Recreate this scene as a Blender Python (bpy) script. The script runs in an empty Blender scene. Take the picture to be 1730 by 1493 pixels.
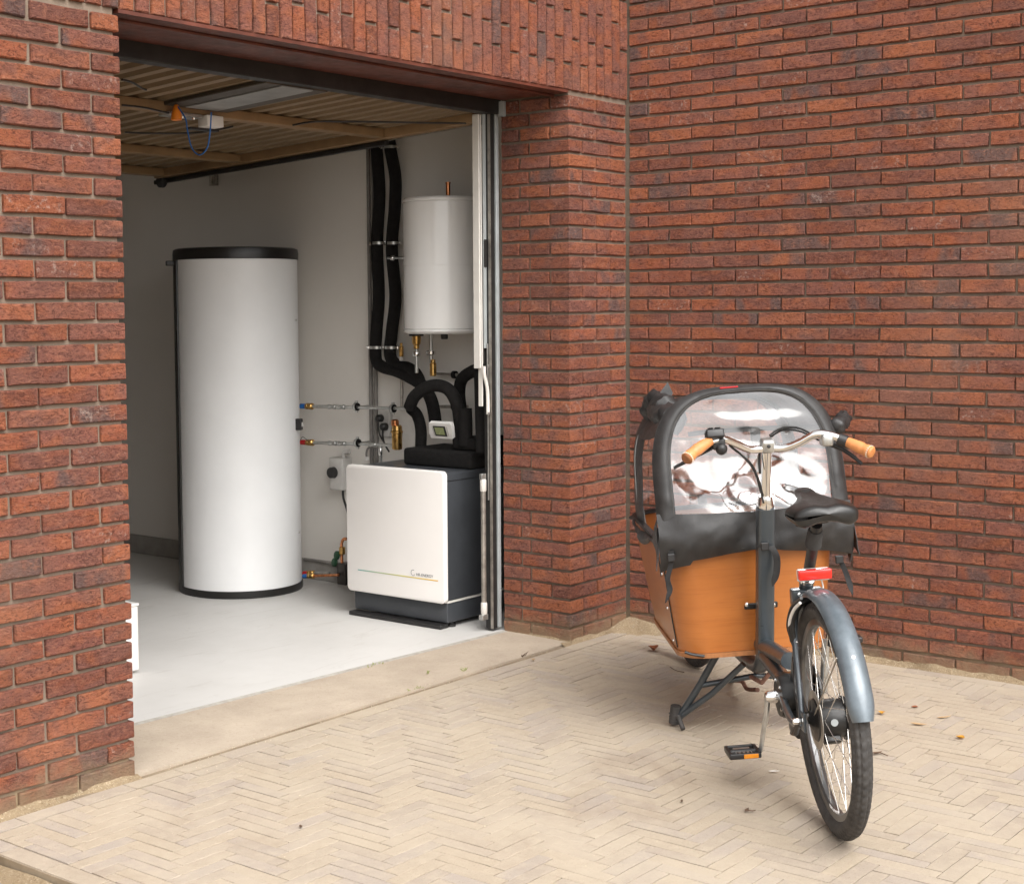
import bpy, bmesh, math, random
import numpy as np
from mathutils import Vector, Matrix

# ------------------------------------------------------------------ camera
S = bpy.context.scene
COL = S.collection
FPX, CX, CY, PW, PH = 2572.55, 722.2062, 681.2238, 1730.0, 1493.0
YAW, PIT, ROL = .8743, -.0634, -.0096
CAM = np.array([-5.4368, -3.7424, 1.4671])

def cam_axes():
    fw = np.array([math.sin(YAW) * math.cos(PIT), math.cos(YAW) * math.cos(PIT), math.sin(PIT)])
    rt = np.array([math.cos(YAW), -math.sin(YAW), 0.0])
    up = np.cross(rt, fw)
    return (rt * math.cos(ROL) + up * math.sin(ROL), up * math.cos(ROL) - rt * math.sin(ROL), fw)
RT, UP, FW = cam_axes()

cd = bpy.data.cameras.new('camera')
cam = bpy.data.objects.new('camera', cd)
COL.objects.link(cam)
cam.matrix_world = Matrix(((RT[0], UP[0], -FW[0], CAM[0]), (RT[1], UP[1], -FW[1], CAM[1]),
                           (RT[2], UP[2], -FW[2], CAM[2]), (0, 0, 0, 1)))
cd.sensor_width = 36.0
cd.sensor_fit = 'HORIZONTAL'
cd.lens = FPX / PW * 36.0
cd.shift_x = (PW / 2 - CX) / PW
cd.shift_y = -(PH / 2 - CY) / PW
cd.clip_start = .05
cd.clip_end = 2000
S.camera = cam

# ------------------------------------------------------------------ light: bright, thinly overcast day
SUN_EL, SUN_AZ = math.radians(50), math.radians(206)      # compass angle from +Y, clockwise
w = bpy.data.worlds.new('World')
S.world = w
w.use_nodes = True
nt = w.node_tree
bg = nt.nodes['Background']
sky = nt.nodes.new('ShaderNodeTexSky')
sky.sky_type = 'NISHITA'
sky.sun_disc = False
sky.sun_elevation = SUN_EL
sky.sun_rotation = SUN_AZ
sky.air_density = 1.0
sky.dust_density = 3.5
sky.ozone_density = .6
hs = nt.nodes.new('ShaderNodeHueSaturation')              # the cloud layer takes most of the blue out
hs.inputs['Saturation'].default_value = .06
nt.links.new(sky.outputs[0], hs.inputs['Color'])
nt.links.new(hs.outputs[0], bg.inputs['Color'])
bg.inputs['Strength'].default_value = .15

ld = bpy.data.lights.new('sun', 'SUN')
ld.energy = 1.15
ld.angle = math.radians(60)
ld.color = (1.0, .96, .91)
sun = bpy.data.objects.new('sun', ld)
COL.objects.link(sun)
sdir = Vector((math.sin(SUN_AZ) * math.cos(SUN_EL), math.cos(SUN_AZ) * math.cos(SUN_EL), math.sin(SUN_EL)))
sun.location = (-3, -6, 9)
sun.rotation_euler = sdir.to_track_quat('Z', 'Y').to_euler()

S.view_settings.view_transform = 'Standard'
S.view_settings.look = 'None'
S.view_settings.exposure = 1.12
S.view_settings.gamma = 1.0
S.render.resolution_x, S.render.resolution_y = 1024, 883

# ------------------------------------------------------------------ pixel -> place helpers
def ray(x, y):
    d = FW + RT * ((x - CX) / FPX) - UP * ((y - CY) / FPX)
    return d
def _on(x, y, k, val):
    d = ray(x, y)
    return Vector(CAM + d * ((val - CAM[k]) / d[k]))
def onX(x, y, X): return _on(x, y, 0, X)
def onY(x, y, Y): return _on(x, y, 1, Y)
def onZ(x, y, Z=0.0): return _on(x, y, 2, Z)
def proj(P):
    q = np.array(P) - CAM
    z = q @ FW
    return (CX + FPX * (q @ RT) / z, CY - FPX * (q @ UP) / z, z)

# ------------------------------------------------------------------ mesh helpers
rnd = random.Random(7)

class MB:
    """collects shapes; build() links them as ONE mesh object"""
    def __init__(self):
        self.v, self.f, self.attr = [], [], []
    def add(self, vs, fs, a=0.0):
        o = len(self.v)
        self.v += [tuple(p) for p in vs]
        self.f += [tuple(i + o for i in f) for f in fs]
        self.attr += [a] * len(vs)
        return self
    def box(self, lo, hi, ch=0.0, M=None, a=0.0):
        (x0, y0, z0), (x1, y1, z1) = lo, hi
        if ch <= 0:
            vs = [(x, y, z) for x in (x0, x1) for y in (y0, y1) for z in (z0, z1)]
            fs = [(0, 1, 3, 2), (4, 6, 7, 5), (0, 4, 5, 1), (2, 3, 7, 6), (0, 2, 6, 4), (1, 5, 7, 3)]
        else:
            c = min(ch, (x1 - x0) * .45, (y1 - y0) * .45, (z1 - z0) * .45)
            bm = bmesh.new()
            r = bmesh.ops.create_cube(bm, size=1)
            for v in bm.verts:
                v.co = Vector(((x0 + x1) / 2 + v.co.x * (x1 - x0), (y0 + y1) / 2 + v.co.y * (y1 - y0), (z0 + z1) / 2 + v.co.z * (z1 - z0)))
            bmesh.ops.bevel(bm, geom=list(bm.edges), offset=c, segments=1 if ch < .004 else 3, profile=.5, affect='EDGES')
            bm.verts.index_update()
            vs = [v.co.copy() for v in bm.verts]
            fs = [tuple(v.index for v in f.verts) for f in bm.faces]
            bm.free()
        if M is not None:
            vs = [M @ Vector(p) for p in vs]
        return self.add(vs, fs, a)
    def tube(self, pts, r, n=12, cap=True, a=0.0, flat=1.0, up=None):
        """sweep along a polyline; r a number or a list; flat squashes the second axis"""
        pts = [Vector(p) for p in pts]
        m = len(pts)
        rs = r if isinstance(r, (list, tuple)) else [r] * m
        T = []
        for i in range(m):
            t = pts[min(i + 1, m - 1)] - pts[max(i - 1, 0)]
            T.append(t.normalized() if t.length > 1e-9 else Vector((0, 0, 1)))
        u = Vector(up) if up is not None else (Vector((0, 0, 1)) if abs(T[0].z) < .9 else Vector((1, 0, 0)))
        u = (u - T[0] * u.dot(T[0])).normalized()
        vs, fs = [], []
        for i in range(m):
            u = (u - T[i] * u.dot(T[i])).normalized()
            w_ = T[i].cross(u)
            for k in range(n):
                an = 2 * math.pi * k / n
                vs.append(pts[i] + (u * math.cos(an) + w_ * (math.sin(an) * flat)) * rs[i])
        for i in range(m - 1):
            for k in range(n):
                fs.append((i * n + k, i * n + (k + 1) % n, (i + 1) * n + (k + 1) % n, (i + 1) * n + k))
        if cap:
            fs.append(tuple(reversed(range(n))))
            fs.append(tuple(range((m - 1) * n, m * n)))
        return self.add(vs, fs, a)
    def lathe(self, prof, n=32, M=None, a=0.0, close=False):
        """prof = [(radius, height)] about Z, then M"""
        vs, fs = [], []
        for (r, h) in prof:
            for k in range(n):
                an = 2 * math.pi * k / n
                vs.append(Vector((r * math.cos(an), r * math.sin(an), h)))
        m = len(prof)
        for i in range(m - 1 if not close else m):
            j = (i + 1) % m
            for k in range(n):
                fs.append((i * n + k, i * n + (k + 1) % n, j * n + (k + 1) % n, j * n + k))
        if not close:
            fs.append(tuple(reversed(range(n))))
            fs.append(tuple(range((m - 1) * n, m * n)))
        if M is not None:
            vs = [M @ v for v in vs]
        return self.add(vs, fs, a)
    def prism(self, poly, d, M=None, a=0.0):
        """polygon in local XY extruded 0..d along Z"""
        n = len(poly)
        vs = [Vector((x, y, 0)) for x, y in poly] + [Vector((x, y, d)) for x, y in poly]
        fs = [tuple(reversed(range(n))), tuple(range(n, 2 * n))] + [(i, (i + 1) % n, (i + 1) % n + n, i + n) for i in range(n)]
        if M is not None:
            vs = [M @ v for v in vs]
        return self.add(vs, fs, a)
    def grid(self, fn, nu, nv, thick=0.0, a=0.0, closed=False):
        """surface fn(i/nu, j/nv) -> point; thick gives it a back side"""
        P = [[Vector(fn(i / nu, j / nv)) for j in range(nv + 1)] for i in range(nu + 1)]
        idx = lambda i, j: i * (nv + 1) + j
        vs = [P[i][j] for i in range(nu + 1) for j in range(nv + 1)]
        fs = [(idx(i, j), idx(i + 1, j), idx(i + 1, j + 1), idx(i, j + 1)) for i in range(nu) for j in range(nv)]
        if thick:
            N = []
            for i in range(nu + 1):
                for j in range(nv + 1):
                    a1 = P[min(i + 1, nu)][j] - P[max(i - 1, 0)][j]
                    a2 = P[i][min(j + 1, nv)] - P[i][max(j - 1, 0)]
                    c = a1.cross(a2)
                    N.append(c.normalized() if c.length > 1e-12 else Vector((0, 0, 1)))
            o = len(vs)
            vs = vs + [vs[k] - N[k] * thick for k in range(o)]
            fs += [tuple(reversed([q + o for q in f])) for f in fs]
            bd = [idx(i, 0) for i in range(nu + 1)] + [idx(nu, j) for j in range(1, nv + 1)] + \
                 [idx(i, nv) for i in range(nu - 1, -1, -1)] + [idx(0, j) for j in range(nv - 1, 0, -1)]
            for q in range(len(bd)):
                p0, p1 = bd[q], bd[(q + 1) % len(bd)]
                fs.append((p1, p0, p0 + o, p1 + o))
        return self.add(vs, fs, a)
    def mesh(self, name, smooth=35):
        me = bpy.data.meshes.new(name)
        me.from_pydata([tuple(p) for p in self.v], [], self.f)
        if any(self.attr):
            at = me.attributes.new('rnd', 'FLOAT', 'POINT')
            at.data.foreach_set('value', self.attr)
        bm = bmesh.new()
        bm.from_mesh(me)
        bmesh.ops.recalc_face_normals(bm, faces=bm.faces)
        bm.to_mesh(me)
        bm.free()
        if smooth:
            me.polygons.foreach_set('use_smooth', [True] * len(me.polygons))
            me.set_sharp_from_angle(angle=math.radians(smooth))
        me.update()
        return me
    def build(self, name, m, parent=None, smooth=35):
        return link(name, self.mesh(name, smooth), m, parent)

def link(name, me, m, parent=None):
    if m is not None and not me.materials:
        me.materials.append(MT[m] if isinstance(m, str) else m)
    o = bpy.data.objects.new(name, me)
    COL.objects.link(o)
    if parent is not None:
        o.parent = parent
    return o
def empty(name, loc=(0, 0, 0), M=None):
    o = bpy.data.objects.new(name, None)
    COL.objects.link(o)
    if M is not None:
        o.matrix_world = M
    else:
        o.location = loc
    o.empty_display_size = .1
    return o
def tag(o, label, cat, group=None):
    o['label'] = label
    o['category'] = cat
    if group:
        o['group'] = group
    return o
def struct(o):
    o['kind'] = 'structure'
    return o
def place(o, loc):
    """re-base a mesh object (built in world coordinates) so that its origin is at loc"""
    loc = Vector(loc)
    o.data.transform(Matrix.Translation(-loc))
    o.location = loc
    return o
def catmull(pts, n=8):
    P = [Vector(p) for p in pts]
    P = [P[0] * 2 - P[1]] + P + [P[-1] * 2 - P[-2]]
    out = []
    for i in range(1, len(P) - 2):
        for k in range(n):
            t = k / n
            a, b, c, d = P[i - 1], P[i], P[i + 1], P[i + 2]
            out.append(.5 * ((2 * b) + (c - a) * t + (2 * a - 5 * b + 4 * c - d) * t * t + (3 * b - a - 3 * c + d) * t ** 3))
    out.append(P[-2])
    return out
def axisM(p, d, up=(0, 0, 1)):
    """matrix with local Z along d at p"""
    z = Vector(d).normalized()
    u = Vector(up)
    if abs(z.dot(u)) > .98:
        u = Vector((1, 0, 0))
    x = u.cross(z).normalized()
    y = z.cross(x)
    return Matrix(((x.x, y.x, z.x, p[0]), (x.y, y.y, z.y, p[1]), (x.z, y.z, z.z, p[2]), (0, 0, 0, 1)))
def text_mesh(s, size, depth=.0006, align='LEFT', extra=0.0):
    cu = bpy.data.curves.new('lettering', 'FONT')
    cu.body = s
    cu.size = size
    cu.extrude = depth
    cu.align_x = align
    cu.offset = extra
    ob = bpy.data.objects.new('lettering', cu)
    me = bpy.data.meshes.new_from_object(ob)
    bpy.data.objects.remove(ob)
    bpy.data.curves.remove(cu)
    return me

# ------------------------------------------------------------------ materials
MT = {}
class NG:
    def __init__(self, name):
        self.m = bpy.data.materials.new(name)
        self.m.use_nodes = True
        self.t = self.m.node_tree
        self.b = self.t.nodes['Principled BSDF']
        MT[name] = self.m
    def n(self, typ, **kw):
        nd = self.t.nodes.new(typ)
        for k, v in kw.items():
            setattr(nd, k, v)
        return nd
    def l(self, a, b):
        self.t.links.new(a, b)
    def noise(self, vec, scale, detail=4, rough=.55, dist=0.0):
        nd = self.n('ShaderNodeTexNoise')
        nd.inputs['Scale'].default_value = scale
        nd.inputs['Detail'].default_value = detail
        nd.inputs['Roughness'].default_value = rough
        nd.inputs['Distortion'].default_value = dist
        if vec is not None:
            self.l(vec, nd.inputs['Vector'])
        return nd.outputs['Fac']
    def ramp(self, fac, stops, interp='LINEAR'):
        nd = self.n('ShaderNodeValToRGB')
        cr = nd.color_ramp
        cr.interpolation = interp
        while len(cr.elements) < len(stops):
            cr.elements.new(.5)
        for e, (p, c) in zip(cr.elements, stops):
            e.position = p
            e.color = (*c, 1) if len(c) == 3 else c
        self.l(fac, nd.inputs['Fac'])
        return nd.outputs['Color']
    def mix(self, fac, a, b, mode='MIX'):
        nd = self.n('ShaderNodeMix', data_type='RGBA', blend_type=mode)
        for sock, val in ((nd.inputs[0], fac), (nd.inputs[6], a), (nd.inputs[7], b)):
            if hasattr(val, 'is_linked') or hasattr(val, 'links'):
                self.l(val, sock)
            elif isinstance(val, (int, float)):
                sock.default_value = val
            else:
                sock.default_value = (*val, 1)
        return nd.outputs[2]
    def math(self, op, a, b=None, c=None, clamp=False):
        nd = self.n('ShaderNodeMath', operation=op, use_clamp=clamp)
        for i, val in enumerate((a, b, c)):
            if val is None:
                continue
            if isinstance(val, (int, float)):
                nd.inputs[i].default_value = val
            else:
                self.l(val, nd.inputs[i])
        return nd.outputs[0]
    def step(self, fac, lo, hi):
        nd = self.n('ShaderNodeMapRange', interpolation_type='SMOOTHSTEP')
        self.l(fac, nd.inputs[0])
        nd.inputs[1].default_value = lo
        nd.inputs[2].default_value = hi
        return nd.outputs[0]
    def bump(self, h, dist, strength=1.0, prev=None):
        nd = self.n('ShaderNodeBump')
        nd.inputs['Distance'].default_value = dist
        nd.inputs['Strength'].default_value = strength
        self.l(h, nd.inputs['Height'])
        if prev is not None:
            self.l(prev, nd.inputs['Normal'])
        self.l(nd.outputs[0], self.b.inputs['Normal'])
        return nd.outputs[0]
    def obj(self):
        return self.n('ShaderNodeTexCoord').outputs['Object']
    def pos(self):
        return self.n('ShaderNodeNewGeometry').outputs['Position']
    def rnd(self):
        a = self.n('ShaderNodeAttribute', attribute_type='GEOMETRY', attribute_name='rnd').outputs['Fac']
        b = self.n('ShaderNodeAttribute', attribute_type='OBJECT', attribute_name='rnd').outputs['Fac']
        return self.math('ADD', a, b)
    def scale(self, vec, s):
        nd = self.n('ShaderNodeMapping')
        nd.inputs['Scale'].default_value = s
        self.l(vec, nd.inputs['Vector'])
        return nd.outputs[0]
    def offset(self, vec, r, k):
        """move a coordinate by a per-piece random amount"""
        c = self.n('ShaderNodeCombineXYZ')
        self.l(self.math('MULTIPLY', r, k), c.inputs[0])
        self.l(self.math('MULTIPLY', r, k * .37), c.inputs[1])
        self.l(self.math('MULTIPLY', r, k * 1.7), c.inputs[2])
        ad = self.n('ShaderNodeVectorMath', operation='ADD')
        self.l(vec, ad.inputs[0])
        self.l(c.outputs[0], ad.inputs[1])
        return ad.outputs[0]
    def set(self, **kw):
        for k, v in kw.items():
            k = {'rough': 'Roughness', 'metal': 'Metallic', 'spec': 'Specular IOR Level', 'coat': 'Coat Weight', 'coatr': 'Coat Roughness', 'sheen': 'Sheen Weight', 'alpha': 'Alpha', 'color': 'Base Color'}.get(k, k)
            s = self.b.inputs[k]
            if isinstance(v, (int, float)):
                s.default_value = v
            elif isinstance(v, tuple):
                s.default_value = (*v, 1)
            else:
                self.l(v, s)
        return self

def simple(name, col, rough=.5, metal=0.0, var=.12, vs=14, bump=0.0, bs=60, coat=0.0, rv=.12, spec=.5):
    """a plain surface with slight unevenness of tone, gloss and relief"""
    g = NG(name)
    P = g.obj()
    f = g.noise(P, vs, 5, .6)
    d = tuple(max(0, c * (1 - var)) for c in col)
    u = tuple(min(1, c * (1 + var)) for c in col)
    g.set(color=g.ramp(f, [(.3, d), (.7, u)]), metal=metal, coat=coat, spec=spec)
    f2 = g.noise(P, vs * 2.3, 4, .6)
    g.set(rough=g.math('ADD', g.math('MULTIPLY', f2, rv * 2), max(.02, rough - rv)))
    if bump:
        g.bump(g.noise(P, bs, 5, .6), bump)
    return g

def make_materials():
    # --- hand-formed red brick, rough creased face, some fired grey
    g = NG('brick')
    r = g.rnd()
    P = g.offset(g.obj(), r, 31.0)
    # creases run along the brick
    crease = g.noise(g.scale(P, (30, 30, 80)), 1.0, 7, .74, 1.8)
    pits = g.noise(P, 95, 5, .72, .8)
    grain = g.noise(P, 300, 4, .75)
    clump = g.noise(P, 60, 5, .65, .6)
    base = g.ramp(r, [(0, (.225, .082, .056)), (.2, (.345, .112, .066)), (.42, (.455, .142, .074)), (.62, (.33, .130, .098)), (.82, (.50, .172, .086)), (1, (.27, .105, .084))])
    blot = g.noise(g.scale(P, (9, 9, 14)), 1.0, 3, .5, .4)
    base = g.mix(g.math('MULTIPLY', g.step(blot, .44, .66), .8), base, (.265, .115, .09))
    base = g.mix(g.math('MULTIPLY', g.step(blot, .50, .32), .6), base, (.46, .145, .062))
    # fired grey zones
    burn = g.noise(g.scale(P, (7.5, 7.5, 4)), 1.0, 2, .5)
    r2 = g.math('FRACT', g.math('MULTIPLY', r, 17.13))
    burnf = g.math('MULTIPLY', g.step(burn, .47, .60), g.step(r2, .77, .86))
    base = g.mix(g.math('MULTIPLY', burnf, .8), base, (.15, .115, .112))
    base = g.mix(g.math('MULTIPLY', g.step(clump, .52, .68), .45), base, (.46, .19, .115))
    base = g.mix(g.math('MULTIPLY', g.step(crease, .50, .38), .68), base, (.085, .030, .022))
    base = g.mix(g.math('MULTIPLY', g.step(crease, .54, .64), .6), base, (.52, .225, .135))
    base = g.mix(g.math('MULTIPLY', g.step(pits, .44, .36), .65), base, (.075, .028, .021))
    base = g.mix(g.math('MULTIPLY', g.step(grain, .58, .70), .5), base, (.56, .31, .21))
    # broad weathering over the wall
    wth = g.noise(g.pos(), .9, 4, .6, .3)
    base = g.mix(g.math('MULTIPLY', g.step(wth, .52, .72), .30), base, (.50, .26, .17))
    base = g.mix(g.math('MULTIPLY', g.step(wth, .48, .30), .30), base, (.17, .070, .050))
    # lime bloom on a few bricks
    r3 = g.math('FRACT', g.math('MULTIPLY', r, 41.7))
    bloom = g.math('MULTIPLY', g.math('MULTIPLY', g.step(g.noise(P, 55, 6, .7), .54, .70), g.step(r3, .80, .95)), .6)
    base = g.mix(bloom, base, (.60, .46, .39))
    # sandy splash-back near the ground
    sx = g.n('ShaderNodeSeparateXYZ')
    g.l(g.pos(), sx.inputs[0])
    zz = g.math('ADD', sx.outputs[2], g.math('MULTIPLY', g.noise(g.pos(), 14, 4, .6), .16))
    base = g.mix(g.math('MULTIPLY', g.step(zz, .21, .07), .78), base, (.40, .29, .18))
    g.set(color=base, rough=.93, spec=.25)
    h = g.math('ADD', g.math('MULTIPLY', crease, 1.0), g.math('MULTIPLY', pits, .5))
    b1 = g.bump(h, .022, 1.0)
    g.bump(grain, .002, .9, b1)
    # --- mortar
    g = NG('mortar')
    P = g.pos()
    c = g.ramp(g.noise(P, 6, 5, .6), [(.3, (.195, .148, .112)), (.7, (.275, .212, .162))])
    c = g.mix(g.math('MULTIPLY', g.step(g.noise(P, 300, 3, .6), .55, .7), .5), c, (.36, .285, .22))
    sx = g.n('ShaderNodeSeparateXYZ')
    g.l(P, sx.inputs[0])
    zz = g.math('ADD', sx.outputs[2], g.math('MULTIPLY', g.noise(P, 14, 4, .6), .16))
    c = g.mix(g.math('MULTIPLY', g.step(zz, .19, .07), .8), c, (.43, .32, .19))
    g.set(color=c, rough=.95, spec=.2)
    b1 = g.bump(g.noise(P, 55, 5, .65), .006, .8)
    g.bump(g.noise(P, 380, 3, .6), .0012, .8, b1)
    # --- clay pavers, worn and sandy
    g = NG('paver')
    r = g.rnd()
    P = g.offset(g.obj(), r, 23.0)
    W_ = g.pos()
    base = g.ramp(r, [(0, (.345, .288, .235)), (.3, (.385, .32, .245)), (.55, (.40, .33, .248)), (.74, (.355, .303, .258)), (.86, (.375, .316, .262)), (1, (.41, .34, .256))])
    base = g.mix(g.math('MULTIPLY', g.step(g.noise(P, 22, 5, .65), .45, .7), .5), base, (.46, .385, .295))
    base = g.mix(g.math('MULTIPLY', g.step(g.noise(P, 170, 4, .72), .55, .70), .5), base, (.20, .155, .12))
    dust = g.step(g.noise(W_, 2.6, 5, .62), .38, .66)
    base = g.mix(g.math('MULTIPLY', dust, .72), base, (.435, .368, .285))
    grime = g.step(g.noise(W_, 1.9, 6, .66, .5), .56, .74)
    base = g.mix(g.math('MULTIPLY', grime, .45), base, (.245, .182, .135))
    fine = g.step(g.noise(W_, 230, 4, .7), .57, .68)
    base = g.mix(g.math('MULTIPLY', fine, .4), base, (.50, .43, .335))
    g.set(color=base, rough=.92, spec=.25)
    b1 = g.bump(g.noise(P, 48, 5, .62), .0045, .7)
    g.bump(g.noise(P, 420, 3, .65), .0011, .8, b1)
    # --- sandy joint filling between the pavers
    g = NG('joint')
    P = g.pos()
    c = g.ramp(g.noise(P, 3.2, 5, .65), [(.32, (.15, .11, .07)), (.6, (.31, .245, .17)), (.75, (.42, .345, .25))])
    g.set(color=c, rough=.96, spec=.15)
    g.bump(g.noise(P, 300, 3, .6), .002, .8)
    # --- sand
    g = NG('sand')
    P = g.pos()
    c = g.ramp(g.noise(P, 9, 5, .65), [(.3, (.31, .225, .135)), (.7, (.45, .345, .22))])
    c = g.mix(g.math('MULTIPLY', g.step(g.noise(P, 150, 4, .75), .53, .66), .7), c, (.66, .55, .40))
    c = g.mix(g.math('MULTIPLY', g.step(g.noise(P, 110, 4, .75), .57, .68), .75), c, (.17, .105, .05))
    g.set(color=c, rough=.96, spec=.15)
    b1 = g.bump(g.noise(P, 90, 5, .75), .012, 1.0)
    g.bump(g.noise(P, 320, 2, .6), .003, .9, b1)
    # --- concrete sill, sandy
    g = NG('sill')
    P = g.pos()
    c = g.ramp(g.noise(P, 3.4, 6, .62), [(.28, (.36, .295, .228)), (.72, (.49, .412, .325))])
    c = g.mix(g.math('MULTIPLY', g.step(g.noise(P, 190, 4, .75), .54, .68), .5), c, (.56, .48, .39))
    c = g.mix(g.math('MULTIPLY', g.step(g.noise(P, 60, 6, .75), .54, .68), .5), c, (.30, .23, .165))
    g.set(color=c, rough=.95, spec=.2)
    b1 = g.bump(g.noise(P, 40, 6, .65), .004, .7)
    g.bump(g.noise(P, 400, 3, .6), .0014, .8, b1)
    # --- rough cut edge of the screed
    g = NG('screed_edge')
    P = g.pos()
    c = g.ramp(g.noise(P, 26, 5, .65), [(.3, (.30, .275, .24)), (.7, (.44, .41, .365))])
    g.set(color=c, rough=.9)
    g.bump(g.noise(P, 70, 5, .65), .004, .8)
    # --- smooth pale floor
    g = NG('floor')
    P = g.pos()
    c = g.ramp(g.noise(P, 1.6, 5, .6), [(.3, (.55, .535, .51)), (.7, (.62, .605, .58))])
    c = g.mix(g.math('MULTIPLY', g.step(g.noise(g.scale(P, (3, 12, 1)), 1.0, 6, .7, .8), .54, .70), .45), c, (.44, .415, .38))
    c = g.mix(g.math('MULTIPLY', g.step(g.noise(P, 34, 4, .7), .66, .74), .5), c, (.42, .38, .33))
    g.set(color=c, rough=g.math('ADD', g.math('MULTIPLY', g.noise(P, 9, 4), .3), .36), spec=.4)
    g.bump(g.noise(P, 9, 4, .6), .002, .5)
    # --- wall paint
    g = NG('plaster')
    P = g.pos()
    c = g.ramp(g.noise(P, 1.3, 5, .6), [(.3, (.70, .665, .615)), (.7, (.75, .715, .665))])
    c = g.mix(g.math('MULTIPLY', g.step(g.noise(P, 7, 6, .7), .64, .76), .35), c, (.60, .56, .51))
    g.set(color=c, rough=.85, spec=.3)
    g.bump(g.noise(P, 130, 4, .6), .0012, .6)
    # --- asphalt / far ground
    g = NG('ground')
    P = g.pos()
    c = g.ramp(g.noise(P, 1.1, 6, .62), [(.3, (.22, .185, .14)), (.7, (.36, .30, .22))])
    c = g.mix(g.math('MULTIPLY', g.step(g.noise(P, 150, 3, .7), .55, .7), .5), c, (.45, .38, .28))
    g.set(color=c, rough=.95)
    g.bump(g.noise(P, 60, 5, .7), .01, .7)
    simple('concrete_tile', (.33, .31, .29), .9, var=.18, vs=18, bump=.002, bs=200)
    simple('soffit_red', (.105, .030, .018), .48, var=.45, vs=9, bump=.001, bs=70, rv=.18)
    simple('frame_black', (.016, .015, .014), .5, var=.4, vs=12, bump=.0004)
    simple('frame_dark', (.045, .04, .035), .35, .5, var=.5, vs=22)
    simple('frame_grey', (.36, .38, .38), .45, .1, var=.15, vs=10)
    simple('frame_white', (.66, .63, .58), .4, 0, var=.08, vs=10)
    simple('galvanised', (.50, .50, .48), .34, .85, var=.25, vs=30, rv=.16)
    simple('dull_steel', (.40, .37, .33), .42, .8, var=.3, vs=25)
    simple('chrome', (.83, .82, .80), .13, 1, var=.06, vs=25, rv=.06)
    simple('door_sheet', (.235, .165, .095), .55, var=.16, vs=5, bump=.0006, bs=30)
    simple('door_rail', (.27, .17, .085), .6, var=.2, vs=8, bump=.0006)
    simple('door_centre', (.30, .31, .31), .35, .2, var=.2, vs=8)
    simple('door_channel', (.07, .058, .045), .5, .2, var=.3, vs=8)
    simple('orange_plastic', (.80, .23, .015), .42, var=.1)
    simple('blue_plastic', (.012, .13, .42), .45, var=.12)
    simple('red_plastic', (.46, .012, .015), .45, var=.12)
    simple('green_plastic', (.02, .075, .035), .5, var=.25)
    simple('white_plastic', (.76, .74, .71), .42, var=.05, vs=8)
    simple('grey_plastic', (.52, .50, .47), .5, var=.08)
    simple('black_plastic', (.017, .016, .016), .42, var=.3, vs=30)
    simple('tank_white', (.84, .84, .835), .42, var=.025, vs=4, bump=.0006, bs=16, rv=.05)
    simple('tank_black', (.012, .011, .010), .38, var=.3, vs=10)
    simple('vessel_white', (.80, .79, .77), .17, var=.02, vs=4, rv=.04, coat=.4)
    simple('pump_panel', (.80, .765, .73), .3, var=.02, vs=4, rv=.06)
    simple('pump_case', (.058, .062, .069), .38, .2, var=.12, vs=7, bump=.0005, bs=50)
    simple('foam', (.011, .010, .0095), .9, var=.3, vs=40, bump=.0015, bs=120, spec=.25)
    simple('conduit', (.19, .175, .16), .55, var=.2, vs=20)
    simple('brass', (.56, .34, .115), .3, 1, var=.2, vs=40, rv=.14)
    simple('copper', (.62, .25, .11), .3, 1, var=.25, vs=40, rv=.14)
    simple('skirting', (.30, .28, .255), .7, var=.15, vs=12)
    simple('lcd', (.30, .33, .16), .25, var=.06, vs=30)
    simple('logo_grey', (.20, .20, .20), .5, var=.1)
    # gradient line printed on the pump panel: teal to yellow along its length
    g = NG('logo_line')
    tc = g.n('ShaderNodeTexCoord').outputs['Generated']
    sx = g.n('ShaderNodeSeparateXYZ')
    g.l(tc, sx.inputs[0])
    g.set(color=g.ramp(sx.outputs[1], [(0, (.80, .47, .03)), (.45, (.60, .56, .16)), (1, (.14, .36, .36))]), rough=.45)
    # bicycle
    g = NG('plywood')
    P = g.obj()
    wv = g.n('ShaderNodeTexWave', wave_type='BANDS', bands_direction='Z')
    wv.inputs['Scale'].default_value = 5.0
    wv.inputs['Distortion'].default_value = 16.0
    wv.inputs['Detail'].default_value = 4
    wv.inputs['Detail Scale'].default_value = .9
    g.l(g.scale(P, (.8, .8, 2.2)), wv.inputs['Vector'])
    fib = g.noise(g.scale(P, (5, 5, 150)), 1.0, 5, .65, .6)
    c = g.ramp(g.noise(g.scale(P, (2, 2, 5)), 1.6, 4, .6), [(.3, (.36, .118, .026)), (.7, (.44, .152, .036))])
    c = g.mix(g.math('MULTIPLY', g.step(wv.outputs['Fac'], .55, .95), .22), c, (.40, .13, .025))
    c = g.mix(g.math('MULTIPLY', g.step(fib, .50, .66), .30), c, (.26, .068, .012))
    g.set(color=c, rough=.34, coat=.25, coatr=.2, spec=.4)
    g.bump(fib, .0005, .5)
    simple('ply_edge', (.36, .15, .055), .5, var=.2, vs=60)
    simple('frame_paint', (.062, .073, .082), .32, .35, var=.1, vs=12, coat=.3, bump=.0003, bs=30)
    simple('fender_paint', (.125, .150, .170), .36, .25, var=.2, vs=24, coat=.4, bump=.0005, bs=14, rv=.16)
    simple('rubber', (.048, .044, .041), .74, var=.35, vs=26, bump=.0004, bs=160)
    simple('reflex', (.34, .33, .32), .4, .3, var=.2, vs=40)
    simple('rim', (.20, .20, .20), .34, .85, var=.2, vs=16)
    simple('hub_black', (.022, .021, .02), .36, .3, var=.25, vs=30)
    simple('spoke', (.70, .68, .65), .25, 1, var=.1)
    simple('leather', (.58, .23, .075), .45, var=.2, vs=40, bump=.0008, bs=180, coat=.15)
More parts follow.
